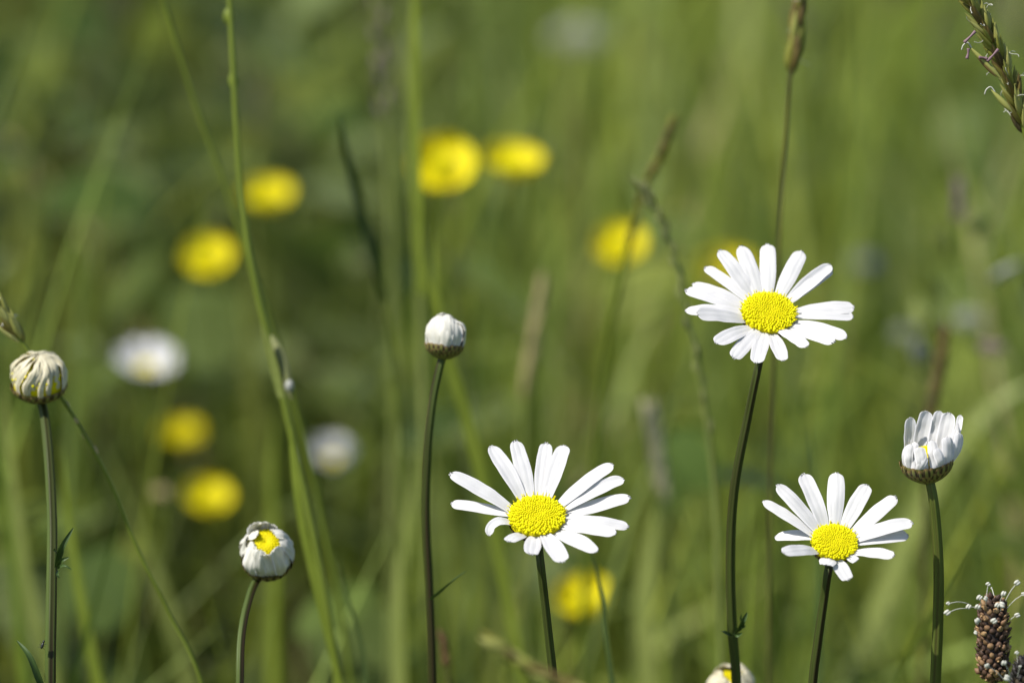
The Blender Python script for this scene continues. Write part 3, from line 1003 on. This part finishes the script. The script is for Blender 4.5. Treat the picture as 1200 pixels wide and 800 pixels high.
for i, a in enumerate([
    (519, 194, 1.50, 0.0225, 58, 0.0, "brightest yellow buttercup, left of the close pair near the top"),
    (601, 191, 1.58, 0.0215, 30, 0.1, "yellow buttercup on the right of the close pair near the top"),
    (314, 230, 1.72, 0.0195, 35, 0.0, "yellow buttercup touching the tall jointed grass stem, upper left"),
    (243, 301, 1.62, 0.0187, 55, 0.0, "round yellow buttercup above the blurred white flower at the left"),
    (727, 288, 1.62, 0.0192, 50, -0.1, "yellow buttercup crossed by the dark grass spike, centre right"),
    (852, 318, 1.75, 0.0215, 45, 0.0, "yellow buttercup peeping out behind the tall daisy's upper petals"),
    (212, 511, 1.80, 0.0180, 30, 0.0, "dull small yellow buttercup under the blurred white flower, upper of two"),
    (244, 583, 1.66, 0.0176, 42, 0.1, "yellow buttercup above and left of the low bud with the yellow middle"),
    (685, 704, 1.46, 0.0195, 38, -0.2, "yellow buttercup low down beside the middle daisy's stem"),
    (968, 424, 2.25, 0.0150, 40, 0.0, "faint dull yellow buttercup just below the tall daisy, far back"),
]):
    buttercup(*a, openness=[0.30, 0.35, 0.35, 0.25, 0.3, 0.35, 0.5, 0.3, 0.6, 0.5][i], seed=i + 3)


# ------------------------------------------------------------------ white flowers out of focus
def far_daisy(u, v, d, dia, tilt, label, npet=16, m=PETAL, name="oxeye_daisy", group="white flowers out of focus behind", rise=0.12, cat="daisy"):
    n, e1, e2 = head_frame(facing(tilt, random.uniform(-0.1, 0.1)))
    c = P(u, v, d); r = dia / 2
    path = catmull([c - n * r * 0.25, c - n * r * 0.7, Vector((c.x + 0.004, c.y + 0.01, c.z * 0.6)), Vector((c.x + random.uniform(-.02, .02), c.y + 0.02, -0.004))], 8)
    root = thing(name, Vector((path[-1].x, path[-1].y, 0)), label, cat, group)
    mb = MB(); tube(mb, path, 0.0011, sides=10); mb.build("stem", GRASSY, root)
    add_involucre(root, c - n * r * 0.03, n, r * 0.30, r * 0.24, rows=2, count=12)
    add_disc(root, c, n, r * 0.30, 0.4, 70, spikes=False)
    for k in range(npet):
        a = 2 * math.pi * (k + random.uniform(-.2, .2)) / npet
        rad = e1 * math.cos(a) + e2 * math.sin(a)
        q = c + rad * r * random.uniform(0.92, 1.05) + n * r * random.uniform(rise - 0.1, rise + 0.1)
        b0 = c + rad * r * 0.26 - n * r * 0.03 * (k % 3)
        mb = MB(); petal(mb, [b0, b0.lerp(q, 0.5) + n * r * 0.05, q], n, 2 * math.pi * r / npet * 0.8, seed=k, nx=5)
        mb.build("petal", m, root)
    return root


far_daisy(172, 430, 1.66, 0.0252, 34, "blurred white daisy at the left between two yellow buttercups", 26, rise=0.36)
far_daisy(390, 538, 1.72, 0.0190, 40, "small blurred white daisy beside the tall jointed grass, low left", 18, m=GREYD, rise=0.55)


def white_umbel(u, v, d, dia, label, m=GREYW, flat=0.5):
    """small domed cluster of dull florets on a stem"""
    c = P(u, v, d); r = dia / 2
    path = catmull([c - Vector((0, 0, r * 0.2)), Vector((c.x + 0.004, c.y + 0.01, c.z * 0.6)), Vector((c.x, c.y + 0.02, -0.004))], 8)
    root = thing("clover", Vector((path[-1].x, path[-1].y, 0)), label, "clover", "blurred clover heads")
    mb = MB(); tube(mb, path, 0.0009, sides=8); mb.build("stem", GRASSY, root)
    mb = MB()
    for k in range(44):
        zz = 1 - 1.5 * (k + 0.5) / 44
        a = k * 2.4
        s = math.sqrt(max(0, 1 - zz * zz))
        o = Vector((s * math.cos(a), s * math.sin(a), zz * flat + 0.1))
        spindle(mb, c + o * r * 0.35, c + o * r, r * 0.17, sides=5, rings=4)
    mb.build("flower_head", m, root)
    return root


white_umbel(1062, 392, 1.80, 0.0125, "dull white clover head to the left of a pair, right of the tall daisy")
white_umbel(1136, 378, 1.72, 0.0165, "larger dull white clover head above the half-open daisy")
white_umbel(1014, 311, 1.95, 0.0165, "grey-blue clover head, blurred, right of the tall daisy's top petals", m=BLUE)
white_umbel(678, 48, 2.3, 0.034, "broad pale clover patch head near the top edge, very blurred", m=GREYW)
white_umbel(188, 578, 1.6, 0.0085, "tiny pale clover head left of the lower buttercup", m=STRAW)


# ------------------------------------------------------------------ grasses one can tell apart
def grass_root(path, label, name="grass_plant", cat="grass", group="tall grasses one can tell apart"):
    return thing(name, base_of(path), label, cat, group)


def spikelets(root, path, s0, s1, count, ln, wd, spread, mats=SPIKELET, tint=(0.2, 0.9), whites=0, name="seed_head", as_parts=False, sides=6):
    """spikelets set along the part s0..s1 of path (0 = tip), pointing to the tip"""
    fine = catmull(path, 12)
    nF = len(fine) - 1
    mb = MB()
    head = None
    for k in range(count):
        s = s0 + (s1 - s0) * (k + 0.5) / count
        f = s * nF; j = min(int(f), nF - 1)
        p = fine[j].lerp(fine[j + 1], f - j)
        T = nrm(fine[max(j - 1, 0)] - fine[min(j + 2, nF)])
        a = k * 2.4 + random.uniform(-0.3, 0.3)
        S = nrm(T.cross(FWD)); Q = nrm(S.cross(T))
        out = S * math.cos(a) + Q * math.sin(a)
        l = ln * random.uniform(0.8, 1.15)
        q = p + (T * math.cos(spread) + out * math.sin(spread)) * l
        t = random.uniform(*tint)
        p0 = p + out * wd * 0.3
        if as_parts:
            one = MB()
            for e in (-1, 0, 1):                    # three glumes per spikelet
                sd = nrm(out.cross(T)) * (e * wd * 0.28)
                spindle(one, p0 + sd * 0.3, q + sd * 1.5 - T * (abs(e) * l * random.uniform(0.1, 0.25)), wd * 0.42, sides=8, rings=8, t=min(1, max(0, t + random.uniform(-.25, .25))), peak=0.35)
            one.build("spikelet", mats, root)
        else:
            spindle(mb, p0, q, wd / 2, sides=sides, rings=5, t=t)
        if whites and random.random() < whites:
            a0 = p.lerp(q, random.uniform(0.4, 0.9)) + out * wd * 0.4
            wob = [a0]
            dr = nrm(out + T * random.uniform(-0.3, 0.8) + Vector((random.uniform(-.4, .4), 0, random.uniform(-.4, .4))))
            for i in range(4):
                dr = nrm(dr + Vector((random.uniform(-.7, .7), random.uniform(-.3, .3), random.uniform(-.7, .7))))
                wob.append(wob[-1] + dr * wd * 0.5)
            fm = MB(); tube(fm, catmull(wob, 3), wd * 0.055, sides=5); fm.build("stigma", WHITEF, root)
    if not as_parts:
        head = mb.build(name, mats, root)
    return head


# the flowering spike in the upper right corner
d = 1.128
hp = [(1088, -75), (1110, -45), (1133, -8), (1159, 42), (1180, 87), (1195, 134), (1206, 175), (1224, 250), (1240, 420), (1246, 800)]
path = to_ground(px_path(hp, d))
T1 = grass_root(path, "green flowering grass spike with mauve anthers, leaning in at the upper right corner", "grass_spike")
stem_mesh(T1, path, mm(3.2) / 2, mm(7) / 2, GRASSY, ridges=0)
nseg = len(path) - 1
spikelets(T1, path, 0.0, 5.6 / nseg, 64, mm(42), mm(7.2), 0.34, whites=0.8, as_parts=True, tint=(0.05, 1.0))
for a, b in (((1130, 50), (1143, 37)), ((1157, 72), (1170, 58)), ((1133, 69), (1135, 57)), ((1147, 67.5), (1157, 69))):
    mb = MB(); tube(mb, catmull([P(*a, d - 0.004), P((a[0] + b[0]) / 2 + 0.6, (a[1] + b[1]) / 2 - 0.4, d - 0.004), P(*b, d - 0.004)], 4), lambda s: mm(1.9) * (0.6 + 0.5 * abs(2 * s - 1)), sides=8)
    mb.build("anther", MAUVE, T1)
for pts in ([(1174, 93), (1162, 84), (1148, 70), (1134, 53)], [(1187, 132), (1181, 124), (1172, 113), (1161, 105)]):
    one = MB(); pp = catmull([P(u, v, d - 0.003) for u, v in pts], 4)
    spindle(one, pp[0], pp[-1], mm(3.6), sides=8, rings=8, t=0.75)
    spindle(one, pp[2] - UPV * mm(2), pp[-3], mm(2.8), sides=8, rings=8, t=0.25)
    one.build("spikelet", SPIKELET, T1)
    fm = MB(); tube(fm, catmull([pp[-3], pp[-1] + UPV * mm(3), pp[-1] - Vector((mm(5), 0, 0)), pp[-1] - Vector((mm(7), 0, mm(6)))], 4), mm(0.8), sides=5); fm.build("stigma", WHITEF, T1)

# the spike behind the large cream bud: head upper left, stalk running down to the right
d = 1.162
path = to_ground(px_path([(-52, 290), (-22, 335), (0, 365), (20, 393), (40, 420), (70, 462), (101, 512), (130, 566), (160, 640), (197, 715), (238, 805)], d, 1.19))
T2 = grass_root(path, "grass spike slanting behind the large cream bud, its stalk flecked with white", "grass_spike")
stem_mesh(T2, path, mm(2.4) / 2, mm(5) / 2, GRASSY, ridges=0)
nseg = len(path) - 1
spikelets(T2, path, 0.0, 3.4 / nseg, 36, mm(44), mm(9), 0.30, whites=0.3, as_parts=True, tint=(0.35, 1.0))
spikelets(T2, path, 4.8 / nseg, 6.6 / nseg, 5, mm(13), mm(5), 0.25, mats=STRAW, name="spikelet_row")


def tall_grass(pts, d, r_px, label, m=GRASSY, d_end=None, head=None, name="grass_plant", nodes=(), r_tip=0.55):
    path = to_ground(px_path(pts, d, d_end))
    root = grass_root(path, label, name)
    mb = MB()
    rr = mm(r_px, d) / 2
    tube(mb, catmull(path, 8), lambda s: rr * (r_tip + (1 - r_tip) * min(1, s * 2.5)), sides=10)
    for u, v in nodes:
        p = PY(u, v, P(pts[0][0], pts[0][1], d).y)
        blob(mb, p, Vector((0, 0, 1)), rr * 2.4, rr * 1.5)
    mb.build("stem", m, root)
    if head:
        nseg = len(path) - 1
        k = dict(head)
        spikelets(root, path, 0.0, k.pop("to") / nseg, k.pop("count"), mm(k.pop("ln"), d), mm(k.pop("wd"), d), k.pop("spread", 0.2), **k)
    return root, path


def grass_leaf(root, pts, d, w_px, m=GRASSY, nh=None, d_end=None, name="leaf_blade"):
    mb = MB()
    blade(mb, catmull(px_path(pts, d, d_end), 8), mm(w_px, d), nh or (-FWD * 0.7 + Vector((-0.7, 0, 0.25))), fold=0.2)
    return mb.build(name, m, root)


G1, _ = tall_grass([(262, -90), (269, 0), (274, 90), (282, 215), (297, 320), (324, 430), (350, 545), (374, 660), (396, 805)], 1.215, 9,
                   "tall jointed grass stem left of centre with a pale sheath halfway", d_end=1.235, nodes=((274, 95), (268, 20)))
grass_leaf(G1, [(330, 466), (322, 430), (315, 405), (306, 380)], 1.21, 17, PALEGRASS)
mb = MB(); spindle(mb, P(318, 392, 1.21), P(342, 468, 1.208), mm(11), sides=10, rings=8, flat=0.6); mb.build("sheath", BEADG, G1)
mb = MB(); blob(mb, P(339, 452, 1.206), UPV, mm(8), mm(6)); mb.build("ligule", GREYW, G1)
grass_leaf(G1, [(402, 815), (372, 690), (352, 600), (343, 530), (341, 500)], 1.225, 15, GRASSY)
tall_grass([(176, -60), (192, 0), (226, 112), (264, 218), (298, 322), (333, 430), (361, 535), (384, 640), (403, 740), (412, 805)], 1.250, 8,
           "thin grass stalk crossing the tall jointed stem from upper left", m=GRASSY)
G3, p3_ = tall_grass([(486, -80), (485, 0), (483, 110), (487, 230), (493, 330), (497, 450), (500, 560), (502, 700), (504, 805)], 1.36, 13,
                   "straight pale green grass stalk left of the brightest buttercup", m=PALEGRASS)
grass_leaf(G3, [(618, 830), (596, 700), (572, 590), (550, 500), (528, 420), (512, 350), (509, 250)], 1.36, 22, GRASSY)
grass_leaf(G3, [(494, 345), (489, 230), (486, 110), (487, 0), (488, -120)], 1.355, 19, GRASSY)
tall_grass([(436, -60), (446, 60), (451, 120), (458, 220), (462, 330), (464, 480), (462, 640), (460, 805)], 1.47, 11,
           "blurred grass stalk with a purplish seed cluster, left of the straight pale stalk", m=PALEGRASS,
           head=dict(to=2.3, count=14, ln=26, wd=9, spread=0.4, mats=GREYV))
path = to_ground(px_path([(397, 130), (402, 160), (410, 200), (424, 250), (438, 305), (452, 352), (462, 430), (470, 600), (476, 805)], 1.33, 1.40))
G4 = grass_root(path, "dark green grass leaf, pointed and drooping, left of the pale stalk", "grass_plant")
mb = MB(); blade(mb, catmull([path[5], path[4], path[3], path[2], path[1], path[0]], 6), mm(15, 1.26), -FWD + Vector((0.4, 0, 0)), fold=0.3, tip=1.2); mb.build("leaf_blade", DARKGRASS, G4)
mb = MB(); tube(mb, catmull(path[4:], 6), mm(5) / 2, sides=8); mb.build("stem", GRASSY, G4)
tall_grass([(787, 148), (772, 185), (755, 222), (744, 262), (734, 300), (718, 370), (706, 440), (697, 520), (688, 640), (680, 805)], 1.31, 8.5,
           "brownish grass spike leaning right in front of a buttercup", m=GRASSY, d_end=1.40,
           head=dict(to=4.0, count=42, ln=20, wd=7, spread=0.14, tint=(0.1, 0.6)), name="grass_spike")
tall_grass([(755, 222), (765, 240), (778, 266), (791, 305), (803, 360), (818, 430), (830, 505), (838, 580), (842, 690), (846, 805)], 1.262, 7,
           "beaded pale grass spike nodding left, left of the tall daisy", m=PALEGRASS, d_end=1.30,
           head=dict(to=6.2, count=26, ln=24, wd=6.5, spread=0.26, mats=BEADG), name="grass_spike")
tall_grass([(946, -70), (941, -30), (936, 10), (931, 60), (926, 90), (921, 160), (915, 240), (911, 320), (905, 470), (900, 805)], 1.215, 4.5,
           "brown grass spike hanging at the top edge above the tall daisy", m=BROWNGRASS, d_end=1.27,
           head=dict(to=4.0, count=44, ln=40, wd=10, spread=0.2, tint=(0.2, 0.8), whites=0.1), name="grass_spike", r_tip=0.8)
tall_grass([(634, 345), (627, 385), (620, 425), (615, 470), (613, 540), (612, 650), (614, 805)], 1.47, 8,
           "tan withered grass spike above the middle daisy", m=PALEGRASS,
           head=dict(to=3.2, count=20, ln=34, wd=8, spread=0.10, mats=STRAW), name="grass_spike")
tall_grass([(764, 492), (768, 520), (773, 555), (779, 600), (786, 660), (792, 805)], 1.44, 7,
           "whitish grass spike between the middle daisy and the tall daisy's stem", m=PALEGRASS,
           head=dict(to=2.8, count=34, ln=30, wd=10, spread=0.24, mats=PALES), name="grass_spike")
tall_grass([(585, 758), (608, 774), (636, 789), (665, 802), (695, 816), (720, 835)], 0.985, 6,
           "brown grass spike lying across the foot of the middle daisy", m=BROWNGRASS,
           head=dict(to=4.2, count=30, ln=34, wd=11, spread=0.16, tint=(0.1, 0.9)), name="grass_spike")
tall_grass([(1106, 396), (1101, 430), (1095, 460), (1090, 490), (1087, 540), (1084, 640), (1080, 805)], 1.36, 8,
           "dark brown grass spike standing behind the half-open daisy", m=BROWNGRASS,
           head=dict(to=3.2, count=30, ln=24, wd=9, spread=0.2, tint=(0.0, 0.3)), name="grass_spike")
tall_grass([(520, 752), (523, 775), (526, 800), (528, 830)], 1.27, 5,
           "short reddish grass tip at the bottom, right of the small bud's stem", m=BROWNGRASS,
           head=dict(to=1.5, count=10, ln=20, wd=6, spread=0.15, mats=DOCK), name="grass_spike")
# loose panicle at the right
rp, pth = tall_grass([(1124, 225), (1124, 270), (1120, 330), (1112, 420), (1106, 520), (1102, 805)], 1.50, 5,
                     "loose branching grass panicle at the right with purplish tip", m=GRASSY, name="grass_panicle",
                     head=dict(to=0.9, count=9, ln=26, wd=9, spread=0.15, mats=GREYV))
for i, (u0, v0, u1, v1, mt) in enumerate([(1123, 270, 1146, 268, DARKGRASS), (1121, 300, 1106, 285, PALEGRASS), (1120, 330, 1176, 322, GREYW), (1117, 350, 1100, 338, PALEGRASS), (1116, 380, 1152, 405, GREYV), (1112, 420, 1082, 372, PALEGRASS), (1108, 450, 1080, 415, GREYW)]):
    mb = MB()
    a, b = P(u0, v0, 1.505), P(u1, v1, 1.49 + 0.01 * (i % 3))
    m_ = a.lerp(b, 0.5) - Vector((0, 0, 0.003))
    tube(mb, catmull([a, m_, b], 5), 0.0005, sides=6)
    br = mb.build("branch", GRASSY, rp)
    mb = MB()
    dr = nrm(b - m_)
    for k in range(4):
        o = Vector((random.uniform(-.002, .002), random.uniform(-.002, .002), random.uniform(-.002, .002)))
        spindle(mb, b + o - dr * 0.004, b + o + dr * 0.007, 0.0016, sides=6, rings=5)
    mb.build("spikelet", mt, br)
# long soft blades low in the picture
for pts, d, wpx, mt, lab in [
    ([(120, 830), (103, 740), (92, 680), (80, 600), (72, 520)], 1.33, 20, GRASSY, "broad yellow-green grass blade right of the thick left stem"),
    ([(70, 830), (40, 720), (22, 610), (8, 500), (2, 430)], 1.42, 22, PALEGRASS, "pale grass blade along the left edge below the cream bud"),
    ([(470, 830), (468, 700), (480, 600), (486, 520)], 1.42, 20, PALEGRASS, "pale upright grass blade just left of the small bud's stem"),
    ([(762, 830), (756, 720), (764, 640), (770, 590)], 1.50, 34, PALEGRASS, "wide pale grass blade right of the low buttercup"),
    ([(430, 830), (425, 760), (405, 690), (396, 650)], 1.24, 7, DARKGRASS, "thin dark grass tip right of the tall jointed stem's foot"),
    ([(720, 830), (710, 740), (704, 690), (694, 650), (680, 620)], 1.22, 7, DARKGRASS, "thin dark grass blade crossing the low buttercup"),
    ([(1000, 830), (1040, 690), (1100, 560), (1165, 475), (1215, 445)], 1.62, 30, PALEGRASS, "wide pale grass blade arching at the right edge behind the half-open daisy"),
    ([(960, 640), (956, 580), (952, 530), (948, 498)], 1.30, 8, DARKGRASS, "short dark grass tip above the smaller daisy"),
    ([(320, 830), (322, 640), (318, 560), (322, 480)], 1.50, 18, GRASSY, "upright grass blade behind the low opening bud"),
    ([(225, 830), (190, 690), (160, 610), (120, 520)], 1.55, 24, PALEGRASS, "soft pale grass blade leaning left under the dull buttercup"),
]:
    path = px_path(pts, d)
    b = path[0]
    full = [Vector((b.x + (b.x - path[1].x) * 0.4, b.y, -0.004)), Vector((b.x + (b.x - path[1].x) * 0.25, b.y, b.z * 0.5))] + path
    rt = MB(); blade(rt, catmull(full, 6), mm(wpx * 1.25, d), -FWD * 0.7 + Vector((-0.7, 0, 0.2)), fold=0.2, tip=1.3)
    o = rt.build("grass_plant", mt, None, origin=Vector((full[0].x, full[0].y, 0)))
    tagged(o, lab, "grass", "broad grass blades in the picture")


# ------------------------------------------------------------------ ribwort plantains at the lower right
def plantain(top_px, bot_px, d, R_px, stem_px, label, stamens, m=PLANT, n=190, tints=(0.1, 1.0)):
    top, bot = P(*top_px, d), P(*bot_px, d)
    ax = nrm(top - bot)
    S = nrm(ax.cross(FWD)); Q = nrm(S.cross(ax))
    Rb = mm(R_px, d); H = (top - bot).length
    path = to_ground([bot + ax * H * 0.05] + px_path(stem_px, d))
    root = thing("plantain", base_of(path), label, "plantain", "ribwort plantain heads")
    stem_mesh(root, path, mm(7) / 2, mm(9) / 2, STEM, ridges=5)
    mb = MB()
    prof = lambda s: (min(1, (s / 0.12)) ** 0.5 if s < 0.12 else 1) * (1 if s < 0.62 else math.sqrt(max(0.02, 1 - ((s - 0.62) / 0.40) ** 2)))
    rows = [[bot + ax * (H * s) + (S * math.cos(a) + Q * math.sin(a)) * (Rb * 0.82 * prof(s)) for a in [2 * math.pi * k / 18 for k in range(18)]] for s in [i / 14 for i in range(15)]]
    idx = mb.grid(rows, None, 0.0, close=True); mb.face(*idx[0][::-1]); mb.face(*idx[-1])
    for k in range(n):
        s = (k + 0.5) / n
        a = k * 2.399963
        o = S * math.cos(a) + Q * math.sin(a)
        p = bot + ax * (H * s) + o * (Rb * 0.84 * prof(s))
        t = random.uniform(*tints) ** 1.15
        dr = nrm(o * random.uniform(0.4, 0.9) + ax * 0.8 + S * random.uniform(-.3, .3))
        spindle(mb, p - dr * Rb * 0.12, p + dr * Rb * random.uniform(0.32, 0.5), Rb * random.uniform(0.15, 0.25), sides=7, rings=6, flat=random.uniform(0.45, 0.9), t=t, peak=random.uniform(0.4, 0.6), side=o)
        if random.random() < 0.35:
            blob(mb, p + o * Rb * 0.16, o, Rb * 0.10, Rb * 0.08, t=min(1, t + 0.3))
    mb.build("flower_spike", m, root)
    for (u0, v0, u1, v1, dd, big) in stamens:
        mb = MB()
        a, b = P(u0, v0, d + dd * 0.4), P(u1, v1, d + dd)
        mb2 = catmull([a, a.lerp(b, 0.5) + UPV * (a - b).length * 0.07, b], 5)
        tube(mb, mb2, mm(0.5, d), sides=6)
        st = mb.build("stamen", WHITEF, root)
        an = MB()
        dr = nrm(Vector((random.uniform(-1, 1), random.uniform(-.4, .4), random.uniform(0.2, 1.2))))
        sdv = nrm(dr.cross(FWD)) * mm(1.1 * big, d)
        blob(an, b + sdv, dr, mm(2.8 * big, d), mm(1.6 * big, d)); blob(an, b - sdv * 0.8 + dr * mm(0.6), dr, mm(2.5 * big, d), mm(1.5 * big, d))
        an.build("anther", WHITEF, st)
    return root


z = Z(1080, 660, 5.714)
st = []
for (x0, y0, x1, y1, dd, big) in [(430, 270, 445, 140, -0.002, 1.1), (490, 240, 470, 165, 0.004, 0.5), (560, 250, 640, 130, -0.004, 1.3), (570, 300, 682, 205, -0.003, 1.0), (520, 270, 550, 203, -0.004, 1.2),
                                  (400, 280, 388, 230, -0.005, 1.3), (430, 280, 432, 235, -0.006, 1.1), (400, 310, 376, 292, -0.006, 1.3), (510, 330, 508, 280, -0.007, 1.2), (530, 320, 540, 275, -0.007, 1.4),
                                  (400, 390, 376, 384, -0.006, 1.4), (480, 400, 484, 386, -0.008, 1.4), (390, 470, 364, 462, -0.004, 0.9), (590, 380, 640, 347, -0.003, 1.2), (390, 310, 315, 290, -0.004, 1.2),
                                  (318, 300, 172, 330, -0.005, 1.4), (315, 268, 178, 268, -0.006, 0.9)]:
    a, b = z(x0, y0), z(x1, y1)
    st.append((a[0], a[1], b[0], b[1], dd, big))
plantain((1164, 700), (1164, 799), 1.118, 18.5, [(1164, 800), (1164, 815), (1165, 840)], "brown plantain head ringed with white stamens, near the right edge", st)
z = Z(1080, 660, 5.714)
st = []
for (x0, y0, x1, y1, dd, big) in [(560, 785, 440, 685, -0.004, 1.25), (600, 760, 553, 667, -0.004, 1.25), (645, 690, 637, 598, -0.002, 0.9), (600, 770, 575, 765, -0.006, 1.5), (640, 770, 660, 690, -0.007, 0.6)]:
    a, b = z(x0, y0), z(x1, y1)
    st.append((a[0], a[1], b[0], b[1], dd, big))
plantain((1205, 772), (1207, 860), 1.105, 21, [(1207, 862), (1207, 880), (1208, 900)], "blackish plantain head cut by the lower right corner, lower of the two", st, m=PLANTD, tints=(0.0, 0.9))

# a tiny insect by the left stem
mb = MB()
c = P(49.5, 756, 1.128)
dr = nrm(UPV + Vector((0.35, 0, 0)))
blob(mb, c, dr, mm(4.2), mm(1.9)); blob(mb, c + dr * mm(5), dr, mm(1.8), mm(1.5))
INS = simple("insect_black", [(0.3, (0.012, 0.014, 0.012)), (0.7, (0.03, 0.034, 0.03))], 4, 4, 1.0, rough=0.35)
for s in (-1, 1):
    for k in (-1, 0, 1):
        q = c + dr * mm(1.5 * k)
        sv = nrm(dr.cross(FWD)) * s
        tube(mb, [q, q + sv * mm(2.6) + dr * mm(k), q + sv * mm(4) + dr * mm(2.2 * k)], mm(0.28), sides=4)
tagged(mb.build("insect", INS, None, origin=c), "tiny black insect clinging beside the thick dark stem at the left", "insect")
